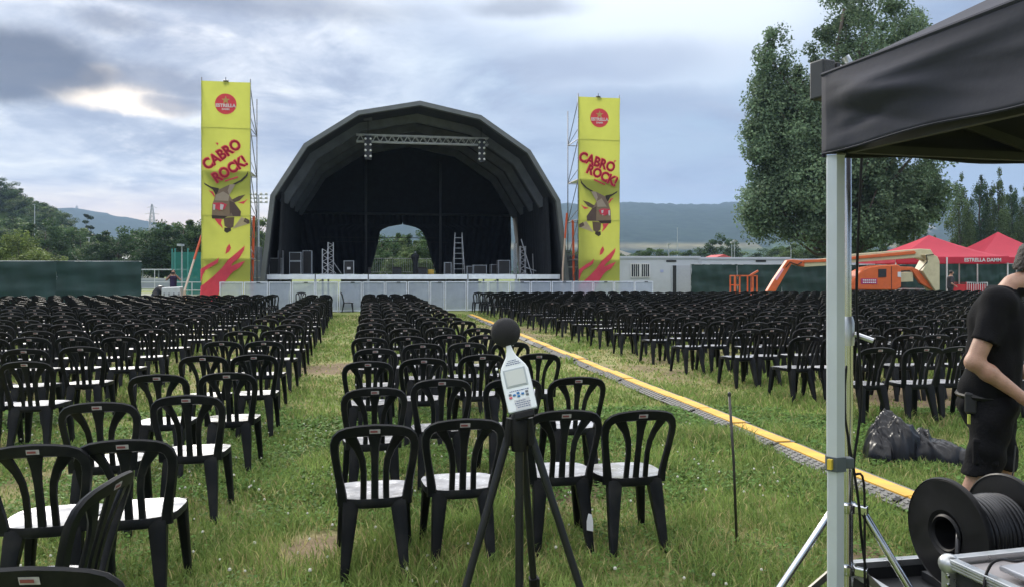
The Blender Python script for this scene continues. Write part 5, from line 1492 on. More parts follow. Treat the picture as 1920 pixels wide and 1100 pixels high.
# ------------------------------------------------------------------ sound level meter on its tripod
def meter():
    c = Vector((.022, 2.31, 0))
    t = thing('tripod', 'black camera tripod holding the white sound meter', 'tripod', c)
    M_T = mat('tripod_black', (.017, .018, .022), .35, .3, var=.2, vscale=8)
    zt = 1.232
    feet = [Vector((-.37, -.10, 0)), Vector((.42, -.06, 0)), Vector((.10, .42, 0))]
    for k, f in enumerate(feet):
        dirv = Vector((f.x, f.y, 0)).normalized(); s = Vector((dirv.x * .026, dirv.y * .026, zt - .015))
        m1 = s.lerp(f, .46); lg = MB().tube([s, m1], [.0120, .0112], 12).build('leg', M_T, t, smooth=40)
        MB().tube([m1, f], .0095, 10).build('lower_tube', M_T, lg, smooth=40)
        MB().tube([m1 - (f - s).normalized() * .03, m1 + (f - s).normalized() * .016], .0165, 10).build('clamp_collar', M_RUBBER, lg)
        MB().box(m1 + Vector((dirv.x * .02, dirv.y * .02, 0)), (.03, .022, .03)).build('clamp_lever', M_RUBBER, lg, bevel=.004)
        MB().tube([s + Vector((0, 0, .022)), s - Vector((0, 0, .02)) + (f - s) * .03], [.0155, .0145], 10).build('hinge', M_RUBBER, lg)
        MB().tube([f, f + Vector((0, 0, .02))], .016, 8).build('rubber_foot', M_RUBBER, lg)
    MB().tube([(0, 0, .62), (0, 0, zt + .02)], .0125, 12).build('center_column', M_T, t, smooth=40)
    MB().lathe([(.024, zt - .09), (.029, zt - .06), (.030, zt + .0), (.022, zt + .02), (.018, zt + .03)], 16).build('hub', M_RUBBER, t, smooth=40)
    MB().lathe([(.016, .62), (.018, .63), (.016, .65)], 14).build('column_end', M_RUBBER, t)
    MB().box((0, .0, zt - .12), (.026, .024, .22)).build('rail_block', M_T, t, bevel=.008)
    # the meter, leaning left
    base = P(981, 769, 2.28)
    g = thing('sound_level_meter', 'white handheld sound meter with black foam ball on the tripod', 'sound meter', base)
    g.rotation_euler = (R(-12), R(-13), 0)
    M_B = mat('meter_shell', (.82, .86, .88), .45, var=.03)
    half = [(.0, .0405), (.006, .0430), (.09, .0432), (.120, .042), (.134, .0365), (.149, .026), (.162, .0165), (.18, .0100), (.207, .006)]
    poly = [(-w, z) for z, w in half] + [(w, z) for z, w in half[::-1]]
    MB().prism(poly, lambda a, b: (a, -.013, b), lambda a, b: (a, .016, b)).build('shell', M_B, g, bevel=.004)
    MB().prism([(a * 1.03, b - .002) for a, b in poly], lambda a, b: (a, -.0015, b), lambda a, b: (a, .006, b)).build('seam_band', mat('meter_grey', (.20, .23, .25), .5), g)
    MB().box((0, -.0135, .099), (.066, .003, .054)).build('screen_bezel', mat('meter_bezel', (.42, .46, .48), .4), g, bevel=.001)
    MB().box((0, -.0155, .099), (.056, .002, .044)).build('screen', mat('lcd', (.62, .64, .61), .25), g)
    MB().lathe([(.0445 * math.sin(a), -.0445 * math.cos(a)) for a in np.linspace(.02, math.pi - .02, 24)], 36, Matrix.Translation((0, .001, .238)), cap=False).build('foam_windscreen', mat('foam_black', (.016, .016, .018), .95, var=.35, vscale=900, bump=.5, bscale=1100), g, smooth=True)
    cols = {'k': (.16, .17, .19), 'b': (.03, .17, .42), 'r': (.62, .10, .14)}
    for x, z, k in ((-.030, .052, 'k'), (-.030, .043, 'r'), (-.018, .049, 'b'), (-.006, .053, 'b'), (-.006, .044, 'b'), (.007, .049, 'b'), (.020, .053, 'k'), (.020, .044, 'k')):
        MB().box((x + .003, -.0142, z), (.0085, .0035, .0062)).build('button', mat('button_' + k, cols[k], .5), g, bevel=.001)
    M_INK = mat('meter_ink', (.06, .09, .22), .6)
    rr = random.Random(3)
    for z, w in ((.0605, .054), (.030, .026), (.024, .046), (.018, .040), (.012, .034), (.150, .024), (.1445, .034), (.139, .042)):
        x = -w / 2
        mb = MB()
        while x < w / 2:
            q = rr.uniform(.002, .006); mb.box((x + q / 2 + (.004 if z < .03 else 0), -.0134, z), (q, .0012, .0022)); x += q + .0016
        mb.build('print_line', M_INK, g)
    MB().box((.004, -.0131, .02), (.046, .0008, .03)).build('info_label', M_WHITE, g)
    MB().tube([(-.047, 0, .136), (-.053, 0, .136)], .004, 8).build('side_knob', M_B, g)
    MB().box((0, .004, -.012), (.06, .05, .022)).build('mount_plate', M_RUBBER, g, bevel=.004)
meter()

# ------------------------------------------------------------------ black pop-up tent overhead
E1 = Vector((.25, -.968, 0)); E2 = Vector((.968, .25, 0)); TC0 = Vector((.893, 2.2, 0))
M_CANV = mat('tent_canvas', (.036, .038, .052), .8, var=.10, vscale=3, bump=.06, bscale=25, spec=.25)
M_LEG = mat('tent_leg_alu', (.55, .60, .64), .4, .35, var=.08, vscale=4, rvar=.06)
def tent():
    t = thing('black_tent', 'black pop-up canopy tent reaching in from the right', 'tent', TC0)
    zt, zb, S = 2.232, 2.008, 3.0
    def pt(a, b, z): return E1 * a + E2 * b + Vector((0, 0, z))
    cs = [(0, 0), (S, 0), (S, S), (0, S)]
    def drape(s, q, k):                      # folds and sags of the valance
        w = .006 * math.sin(s * 7.5 + k) * q + .008 * math.sin(s * 3.3 + q * 4.5 + k * 1.7) * math.sin(q * math.pi * .8)
        w += .010 * math.exp(-((s - .12 - .30 * q) / .10) ** 2) * math.sin(math.pi * q) - .010 * math.exp(-((s - .55 + .22 * q) / .15) ** 2) * q
        w += .010 * math.exp(-((q - .42 - .10 * s) / .10) ** 2) + .012 * math.exp(-((s - .05) / .05) ** 2) * math.sin(q * 9)
        for s0, q0, s1, q1, a_, wd in ((.03, .36, .60, .20, .010, .07), (.05, .42, .34, .92, -.009, .06), (.10, .30, .55, .75, .008, .08), (.02, .80, .30, .62, -.008, .06), (.30, .40, .75, .55, -.008, .07), (.0, .15, .25, .28, .006, .05)):
            f = (s - s0) / (s1 - s0)
            if -.15 < f < 1.15: w += a_ * math.exp(-((q - q0 - (q1 - q0) * f) / wd) ** 2) * math.sin(math.pi * min(1, max(0, (f + .15) / 1.3)))
        return w * min(1, max(0, s / .12))
    for k in range(4):
        a, b = cs[k], cs[(k + 1) % 4]
        va, vb = pt(*a, 0), pt(*b, 0); d = (vb - va).normalized(); nr = Vector((d.y, -d.x, 0))
        if nr.dot(va + vb - 2 * pt(S / 2, S / 2, 0)) < 0: nr = -nr
        def fn(s, q):
            p = va.lerp(vb, s); sag = .012 * math.sin(math.pi * min(1, s * 3.2))
            return p + nr * (.012 + drape(s * 3, q, k)) + Vector((0, 0, zt + (zb - zt) * q + sag * (q - .2) - .004 * math.sin(s * 40) * q))
        o = MB().grid(fn, 120, 22).build('valance', M_CANV, t, smooth=True)
        sol = o.modifiers.new('cloth', 'SOLIDIFY'); sol.thickness = .002
        MB().tube([fn(s / 60, 1.0) for s in range(61)], .0035, 5).build('hem', M_CANV, o)
        MB().tube([fn(s / 60, 0.0) for s in range(61)], .006, 6).build('top_seam', M_CANV, o)
        pk = pt(S / 2, S / 2, 3.02); A_, B_ = pt(*a, zt), pt(*b, zt)
        def rf(s, q): return A_.lerp(B_, s).lerp(pk, q) - Vector((0, 0, .05 * math.sin(math.pi * q) * math.sin(math.pi * s)))
        MB().grid(rf, 20, 14).build('roof_panel', M_CANV, t, smooth=True)
        # scissor truss of the frame
        ia = va.lerp(pt(S / 2, S / 2, 0), .03); ib = vb.lerp(pt(S / 2, S / 2, 0), .03)
        for z0, z1 in ((zb + .015, zt - .03), (zt - .03, zb + .015)):
            n = 4
            for i in range(n):
                p, q = ia.lerp(ib, i / n), ia.lerp(ib, (i + 1) / n)
                MB().bar(p + Vector((0, 0, z0)), q + Vector((0, 0, z1)), .014, .026).build('truss_bar', mat('truss_dark', (.05, .052, .058), .5, .4, var=.15), t)
        MB().bar(ia + Vector((0, 0, zb + .010)), ib + Vector((0, 0, zb + .010)), .018, .024).build('lower_bar', MATS['truss_dark'], t)
    MB().bar(pt(.02, .02, zb + .03), pt(1.5, 1.5, 2.55), .02, .03).build('rafter', MATS['truss_dark'], t)
    for i, (a, b) in enumerate(cs):
        p = pt(a + (.018 if a == 0 else -.018), b + (.018 if b == 0 else -.018), 0)
        hexa = lambda r, z0, z1, nm, m, par: MB().lathe([(r, z0), (r, z1)], 6, Matrix.Translation(p) @ Matrix.Rotation(math.atan2(E1.y, E1.x) + R(30), 4, 'Z')).build(nm, m, par)
        lg = hexa(.0262, 1.12, 2.02, 'leg', M_LEG, t); hexa(.0242, 0.02, 1.13, 'lower_leg', M_LEG, lg)
        hexa(.030, 1.115, 1.155, 'clamp_ring', mat('clamp_grey', (.08, .10, .11), .5), lg); hexa(.029, 2.0, 2.04, 'leg_bracket', M_CHROME, lg)
        MB().box(p + Vector((0, 0, .01)), (.12, .12, .014)).build('foot_plate', M_GALV, lg)
        if i == 0:
            MB().box(p + Vector((-.026, -.026, 1.137)), (.012, .012, .028), Matrix.Rotation(R(45), 3, 'Z')).build('warning_tag', mat('tag_yellow', (.6, .45, .04), .5), lg)
            MB().box(p + Vector((.035, .004, 1.135)), (.03, .028, .03)).build('push_button', MATS['clamp_grey'], lg, bevel=.004)
tent()

# ------------------------------------------------------------------ lighting stand
def stand():
    b = Vector((1.168, 2.70, 0))
    t = thing('tripod_stand', 'shiny steel tripod stand right behind the tent leg', 'stand', b)
    MB().tube([(0, 0, .50), (0, 0, 1.48)], .0215, 16).build('lower_tube', M_CHROME, t, smooth=40)
    MB().tube([(0, 0, 1.45), (0, 0, 2.30)], .0165, 14).build('upper_tube', M_CHROME, t, smooth=40)
    MB().lathe([(.025, 1.42), (.026, 1.44), (.026, 1.50), (.02, 1.52)], 16).build('collar', M_ALU, t, smooth=40)
    MB().tube([(.02, -.02, 1.46), (.07, -.05, 1.44)], .009, 8).build('wing_screw', M_ALU, t)
    for z in (.855, .64):
        c = MB().lathe([(.030, z - .016), (.034, z - .01), (.034, z + .014), (.028, z + .02)], 16).build('leg_collar', M_CHROME, t, smooth=40)
        for k in range(3):
            a = R(200 + 120 * k); MB().box((.045 * math.cos(a), .045 * math.sin(a), z), (.05, .024, .03), Matrix.Rotation(a, 3, 'Z')).build('lug', M_CHROME, c, bevel=.004)
    feet = [Vector((-.70, -.14, 0)), Vector((.47, -.34, 0)), Vector((.20, .72, 0))]
    for f in feet:
        d = Vector((f.x, f.y, 0)).normalized(); s = d * .05 + Vector((0, 0, .855))
        lg = MB().tube([s, f + Vector((0, 0, .01))], .0125, 10).build('leg', M_CHROME, t, smooth=40)
        m_ = s.lerp(f, .55); MB().bar(d * .05 + Vector((0, 0, .64)), m_, .010, .022).build('spreader_bar', mat('strut_dark', (.16, .155, .14), .4, .7, var=.2), t)
        MB().tube([f + Vector((0, 0, .0)), f + Vector((0, 0, .04))], .018, 8).build('rubber_foot', M_RUBBER, lg)
    # pole clamp with a hook at the top
    k = MB().tube([(-.03, 0, 2.28), (-.03, 0, 2.36)], .020, 12).build('clamp_body', M_ALU, t, smooth=40)
    MB().tube([(-.06, -.01, 2.37), (-.03, 0, 2.385), (0, 0, 2.375), (.01, 0, 2.40), (-.005, 0, 2.425)], .014, 10).build('clamp_hook', M_ALU, k, smooth=40)
    MB().tube([(-.07, -.01, 2.355), (-.055, -.01, 2.385)], .017, 10).build('wing_nut', M_ALU, k)
    # panel hanging on it
    p = P(1542, 151, 2.58)
    g = thing('panel_speaker', 'small black box speaker clamped at the top of the stand', 'speaker', p, R(24))
    MB().box((0, 0, 0), (.056, .060, .128)).build('cabinet', mat('speaker_grey', (.030, .033, .038), .5, var=.1), g, bevel=.006)
    MB().box((-.004, -.032, 0), (.042, .006, .114)).build('grille', mat('grille_dark', (.040, .044, .05), .6, bump=.6, bscale=700), g)
    MB().box((.042, .0, .0), (.018, .06, .115)).build('back_box', M_DARKM, g, bevel=.003)
    MB().bar((.045, 0, .05), (.075, .02, .06), .014).build('bracket', M_ALU, g)
    # cables down the pole
    for nm, pts, lab in (('power_cable', [(1.20, 2.64, 2.2), (1.185, 2.66, 1.6), (1.20, 2.655, 1.25), (1.175, 2.66, 1.0), (1.21, 2.66, .95), (1.205, 2.64, .6), (1.22, 2.63, .2), (1.30, 2.6, .01), (1.5, 2.65, .012)], 'black cable hanging down along the steel stand'), ('signal_cable', [(1.155, 2.672, 1.35), (1.145, 2.668, 1.22), (1.16, 2.667, 1.1), (1.19, 2.66, .9), (1.21, 2.66, .7), (1.26, 2.62, .3), (1.34, 2.55, .012)], 'second thin black cable looping beside the steel stand')):
        P_ = [Vector(q) for q in pts]; o = []
        for i in range(len(P_) - 1):
            a, b_, c_, d_ = P_[max(0, i - 1)], P_[i], P_[i + 1], P_[min(len(P_) - 1, i + 2)]
            for s in range(6):
                f = s / 6; o.append(.5 * ((2 * b_) + (c_ - a) * f + (2 * a - 5 * b_ + 4 * c_ - d_) * f * f + (3 * b_ - a - 3 * c_ + d_) * f ** 3))
        tag(MB().tube(o, .0045, 6).build(nm, M_RUBBER, smooth=True), lab, 'cable')
stand()

# ------------------------------------------------------------------ cable reel in its case, work case and laptop
def frame2(origin, a):
    """local x along a, local y away from the viewer"""
    return math.atan2(a[1], a[0])
M_CASEB = mat('case_laminate', (.020, .021, .023), .5, var=.2, vscale=20, bump=.1, bscale=200)
M_EDGE = mat('case_edge', (.52, .53, .53), .32, .8, var=.12, vscale=10, rvar=.1)
def near_cases():
    o = Vector((1.40, 2.40, 0)); rz = R(10)
    t = thing('reel_case', 'low open black flight case holding the cable reel', 'flight case', o, rz)
    W, D, H = .95, .62, .535
    for nm, c, s in (('side_panel', (0.008, D / 2, H / 2), (.016, D - .034, H - .02)), ('side_panel', (W - .008, D / 2, H / 2), (.016, D - .034, H - .02)), ('side_panel', (W / 2, .008, H / 2), (W, .016, H - .02)), ('side_panel', (W / 2, D - .008, H / 2), (W, .016, H - .02)), ('floor_panel', (W / 2, D / 2, .47), (W - .04, D - .04, .02))):
        MB().box(c, s).build(nm, M_CASEB, t)
    for a, b in (((0, 0), (W, 0)), ((W, 0), (W, D)), ((W, D), (0, D)), ((0, D), (0, 0))):
        MB().bar((*a, H), (*b, H), .034, .026).build('rim_edge', M_EDGE, t, bevel=.003)
        MB().bar((*a, .02), (*a, H), .03).build('corner_edge', M_EDGE, t, bevel=.003)
    # reel
    c0 = Vector((1.615, 2.86, .71)); ax = Vector((.975, .22, 0)); Wd = .265
    q = Matrix.Translation(c0) @ ax.to_track_quat('Z', 'Y').to_matrix().to_4x4()
    g = thing('cable_reel', 'large black drum reel wound with thick black cable', 'cable reel', (c0.x, c0.y, .51))
    inv = Matrix.Translation((-c0.x, -c0.y, -.51)) @ q
    def L(prof, nm, m, n=48, sm=35, par=g, cap=False): return MB().lathe(prof, n, inv, cap=cap).build(nm, m, par, smooth=sm)
    for z, s in ((0, -1), (Wd, 1)):
        fl = L([(.062, z + s * .002), (.085, z + s * .016), (.150, z + s * .010), (.192, z + s * .010), (.199, z + s * .004), (.199, z - s * .004), (.192, z - s * .007), (.062, z - s * .006), (.062, z + s * .002)], 'flange', M_RUBBER)
        L([(.192, z + s * .006), (.197, z + s * .011), (.2015, z + s * .004), (.2015, z - s * .005), (.196, z - s * .009)], 'rim', M_RUBBER, par=fl)
        L([(.070, z + s * .012), (.062, z + s * .02), (.056, z + s * .012), (.056, z - s * .09)], 'hub_sleeve', M_RUBBER, par=fl)
    L([(.062, .01), (.062, Wd - .01)], 'drum', M_RUBBER)
    for lay, (r0, n_) in enumerate(((.110, 15), (.124, 14))):
        for i in range(n_):
            z = .018 + (Wd - .036) * (i + .5 * lay) / (14.4)
            pts = [inv @ Vector(((r0 + .0015 * math.sin(a * 3 + i)) * math.cos(a), (r0 + .0015 * math.sin(a * 3 + i)) * math.sin(a), z + .004 * math.sin(a + i))) for a in np.linspace(0, 2 * math.pi, 40)[:-1]]
            MB().tube(pts, .0082, 7, closed=True).build('cable_turn', mat('cable_sheath', (.028, .028, .032), .38, var=.2, vscale=20), g, smooth=True)
    tail = [(.03, -.01, .22), (.0, -.06, .20), (-.012, -.075, .12), (-.005, -.07, .02), (.03, -.09, -.012), (.12, -.1, -.02)]
    MB().tube([Vector(p) for p in tail], .0085, 8).build('cable_tail', MATS['cable_sheath'], g, smooth=True)
    # reel cradle
    for s in (0, 1):
        b = Vector((c0.x, c0.y, 0)) + ax * (.02 + s * (Wd - .04)); MB().box((b.x - c0.x, b.y - c0.y, -.012), (.03, .30, .03), Matrix.Rotation(rz, 3, 'Z')).build('cradle_bar', M_DARKM, g)
    # work case with the laptop
    o = Vector((1.30, 2.30, 0)); rz2 = math.atan2(.24, .97)
    t = thing('work_case', 'black flight case with aluminium edges under the laptop', 'flight case', o, rz2)
    W, D, H = .80, .56, .825
    R2 = Matrix.Rotation(rz2, 3, 'Z')
    MB().box((W / 2, -D / 2, (H - .05) / 2 + .01), (W - .02, D - .02, H - .05)).build('body', M_CASEB, t)
    MB().box((W / 2, -D / 2, H - .022), (W - .05, D - .05, .012)).build('top_panel', mat('case_top_grey', (.36, .33, .33), .6, var=.06, vscale=30), t)
    for a, b in (((0, 0), (W, 0)), ((W, 0), (W, -D)), ((W, -D), (0, -D)), ((0, -D), (0, 0))):
        e = MB().bar((*a, H - .012), (*b, H - .012), .030, .030).build('rim_edge', M_EDGE, t, bevel=.003)
        for k in range(3):
            dx = Vector((b[0] - a[0], b[1] - a[1], 0)).normalized(); nrm = Vector((-dx.y, dx.x, 0)) * (1 if k >= 0 else 1)
            MB().bar(Vector((*a, H - .005 - k * .008)) + nrm * .0155, Vector((*b, H - .005 - k * .008)) + nrm * .0155, .003, .003).build('edge_rib', M_EDGE, e)
        MB().bar((*a, .03), (*a, H - .03), .030).build('corner_edge', M_EDGE, t, bevel=.003)
        cn = MB().lathe([(.030 * math.sin(q_), -.030 * math.cos(q_)) for q_ in np.linspace(.05, math.pi - .05, 10)], 14, Matrix.Translation((*a, H - .018)), cap=False).build('ball_corner', M_EDGE, t, smooth=True)
        for dz in (-.05, -.075): MB().lathe([(.005, -.004), (.005, .004), (.002, .006)], 8, Matrix.Translation((a[0] + (-.016 if a[0] == 0 else .016), a[1] + (-.012 if a[1] == 0 else .012), H + dz)) @ Matrix.Rotation(R(90), 4, 'Y')).build('rivet', M_CHROME, cn)
    # laptop
    lo = o + R2 @ Vector((.050, -.125, H - .0)) ; lo.z = H + .004
    g = thing('laptop', 'silver laptop with dark keys on the flight case', 'laptop', lo, rz2)
    W2, D2 = .34, .24; M_S = mat('laptop_silver', (.52, .52, .54), .35, .6, var=.03)
    MB().box((W2 / 2, -D2 / 2, .008), (W2, D2, .016)).build('base', M_S, g, bevel=.004)
    MB().box((W2 / 2 + .04, -D2 / 2, .0165), (.15, D2 - .04, .002)).build('keyboard_well', mat('key_well', (.30, .30, .32), .5), g)
    key = MB().box((0, 0, .0195), (.0135, .0135, .004)).mesh('key', mat('key_black', (.025, .025, .028), .5))
    for i in range(8):
        for j in range(11):
            k = link('key', key, g); k.location = (W2 / 2 - .02 + i * .0172, -.03 - j * .0172, 0)
    MB().box((W2 + .012, -D2 / 2, .12), (.006, D2, .22), Matrix.Rotation(R(12), 3, 'Y')).build('screen_lid', M_S, g, bevel=.002)
    for y in (-.05, -.075): MB().box((.118, y, .0168), (.012, .006, .002)).build('port_mark', M_DARKM, g)
    pts = [o + R2 @ Vector(p) for p in ((.42, -.02, H + .02), (.28, -.06, H + .008), (.16, -.085, H + .006), (.07, -.115, H + .030), (.015, -.13, H + .022), (-.025, -.15, H - .03), (-.035, -.18, H - .15), (-.03, -.2, H - .4), (-.05, -.2, .02), (-.2, -.1, .012))]
    o2 = []
    for i in range(len(pts) - 1):
        a, b_, c_, d_ = pts[max(0, i - 1)], pts[i], pts[i + 1], pts[min(len(pts) - 1, i + 2)]
        for s in range(6):
            f = s / 6; o2.append(.5 * ((2 * b_) + (c_ - a) * f + (2 * a - 5 * b_ + 4 * c_ - d_) * f * f + (3 * b_ - a - 3 * c_ + d_) * f ** 3))
    tag(MB().tube(o2, .0042, 7).build('laptop_cable', M_RUBBER, smooth=True), 'black cable running over the flight case beside the laptop', 'cable')
near_cases()

# ------------------------------------------------------------------ soft bodies (people, bag)
def surf_net(F, org, h):
    """naive surface nets over a signed distance grid: returns verts, quads"""
    nx, ny, nz = F.shape
    ins = F < 0
    cells = np.zeros((nx - 1, ny - 1, nz - 1), np.int8)
    for i in (0, 1):
        for j in (0, 1):
            for k in (0, 1): cells += ins[i:nx - 1 + i, j:ny - 1 + j, k:nz - 1 + k]
    act = (cells > 0) & (cells < 8)
    ci = np.argwhere(act); n = len(ci)
    acc = np.zeros((n, 3)); cnt = np.zeros(n)
    corners = [(0, 0, 0), (1, 0, 0), (0, 1, 0), (1, 1, 0), (0, 0, 1), (1, 0, 1), (0, 1, 1), (1, 1, 1)]
    for a in range(8):
        for b in range(a + 1, 8):
            A_, B_ = np.array(corners[a]), np.array(corners[b])
            if np.abs(A_ - B_).sum() != 1: continue
            fa = F[tuple((ci + A_).T)]; fb = F[tuple((ci + B_).T)]
            m = (fa < 0) != (fb < 0)
            t = np.where(m, fa / np.where(fa - fb == 0, 1, fa - fb), 0)
            acc += np.where(m[:, None], A_ + (B_ - A_) * t[:, None], 0); cnt += m
    V = (ci + acc / cnt[:, None]) * h + org
    idx = -np.ones(act.shape, np.int64); idx[tuple(ci.T)] = np.arange(n)
    Q = []
    for ax in range(3):
        o1, o2 = [(1, 2), (2, 0), (0, 1)][ax]
        sl0 = [slice(None)] * 3; sl1 = [slice(None)] * 3
        sl0[ax] = slice(0, -1); sl1[ax] = slice(1, None)
        ch = ins[tuple(sl0)] != ins[tuple(sl1)]
        e = np.argwhere(ch)
        ok = np.all(e[:, [o1, o2]] > 0, axis=1) & (e[:, o1] < F.shape[o1] - 1) & (e[:, o2] < F.shape[o2] - 1); e = e[ok]
        d1 = np.zeros(3, int); d1[o1] = 1; d2 = np.zeros(3, int); d2[o2] = 1
        q = np.stack([idx[tuple((e - d1 - d2).T)], idx[tuple((e - d2).T)], idx[tuple(e.T)], idx[tuple((e - d1).T)]], 1)
        flip = ins[tuple(e.T)]
        q[~flip] = q[~flip][:, ::-1]
        Q.append(q)
    Q = np.concatenate(Q); Q = Q[(Q >= 0).all(1)]
    return V, Q

def sdf_mesh(name, prims, h, m, parent=None, clip=None, noise=None, pad=.05):
    """prims: (a, b, ra, rb, k) round cones or ('e', centre, radii, rot, k) ellipsoids, smoothly joined"""
    los, his = [], []
    for p in prims:
        if p[0] == 'e': c = np.array(p[1]); r = max(p[2]); los.append(c - r); his.append(c + r)
        else:
            a, b = np.array(p[0]), np.array(p[1]); r = max(p[2], p[3]); los.append(np.minimum(a, b) - r); his.append(np.maximum(a, b) + r)
    lo = np.min(los, 0) - pad; hi = np.max(his, 0) + pad
    ax = [np.arange(lo[i], hi[i] + h, h) for i in range(3)]
    X, Y, Z = np.meshgrid(*ax, indexing='ij')
    F = np.full(X.shape, 1.0)
    for p, l, u in zip(prims, los, his):
        mg = .12
        s = tuple(slice(max(0, int((l[i] - mg - lo[i]) / h)), min(len(ax[i]), int((u[i] + mg - lo[i]) / h) + 2)) for i in range(3))
        x, y, z = X[s], Y[s], Z[s]
        if p[0] == 'e':
            c, r, rot, k = p[1], p[2], p[3], p[4]
            d = np.stack([x - c[0], y - c[1], z - c[2]], -1)
            if rot is not None: d = d @ np.array(rot)
            q = d / np.array(r); k0 = np.linalg.norm(q, axis=-1); k1 = np.linalg.norm(q / np.array(r), axis=-1)
            D = k0 * (k0 - 1) / np.maximum(k1, 1e-6)
        else:
            a, b, ra, rb, k = np.array(p[0]), np.array(p[1]), p[2], p[3], p[4]
            ba = b - a; L2 = ba @ ba
            t = np.clip(((x - a[0]) * ba[0] + (y - a[1]) * ba[1] + (z - a[2]) * ba[2]) / max(L2, 1e-9), 0, 1)
            D = np.sqrt((x - a[0] - t * ba[0]) ** 2 + (y - a[1] - t * ba[1]) ** 2 + (z - a[2] - t * ba[2]) ** 2) - (ra + (rb - ra) * t)
        f = F[s]; hh = np.clip(.5 + .5 * (f - D) / k, 0, 1)
        F[s] = f * (1 - hh) + D * hh - k * hh * (1 - hh)
    if noise is not None: F = F + noise(X, Y, Z)
    if clip is not None: F = np.maximum(F, clip(X, Y, Z))
    V, Q = surf_net(F, lo, h)
    me = np_mesh(name, V, Q.reshape(-1), 4, None, [m], True)
    return link(name, me, parent)

M_SKIN = mat('skin', (.40, .235, .165), .5, var=.16, vscale=16, bump=.18, bscale=140, dirt=(.34, .15, .11), dscale=9)
M_SKIN.node_tree.nodes['Principled BSDF'].inputs['Subsurface Weight'].default_value = .12
M_SKIN.node_tree.nodes['Principled BSDF'].inputs['Subsurface Radius'].default_value = (.01, .004, .002)
M_SHIRT = mat('black_cotton', (.0075, .0075, .009), .9, spec=.15, var=.2, vscale=8, bump=.15, bscale=120)
M_SHORT = mat('black_work_cloth', (.0065, .0065, .008), .85, spec=.15, var=.25, vscale=6, bump=.2, bscale=60)
M_HAIR = mat('dark_hair', (.022, .016, .012), .6, var=.4, vscale=60, bump=.5, bscale=150)

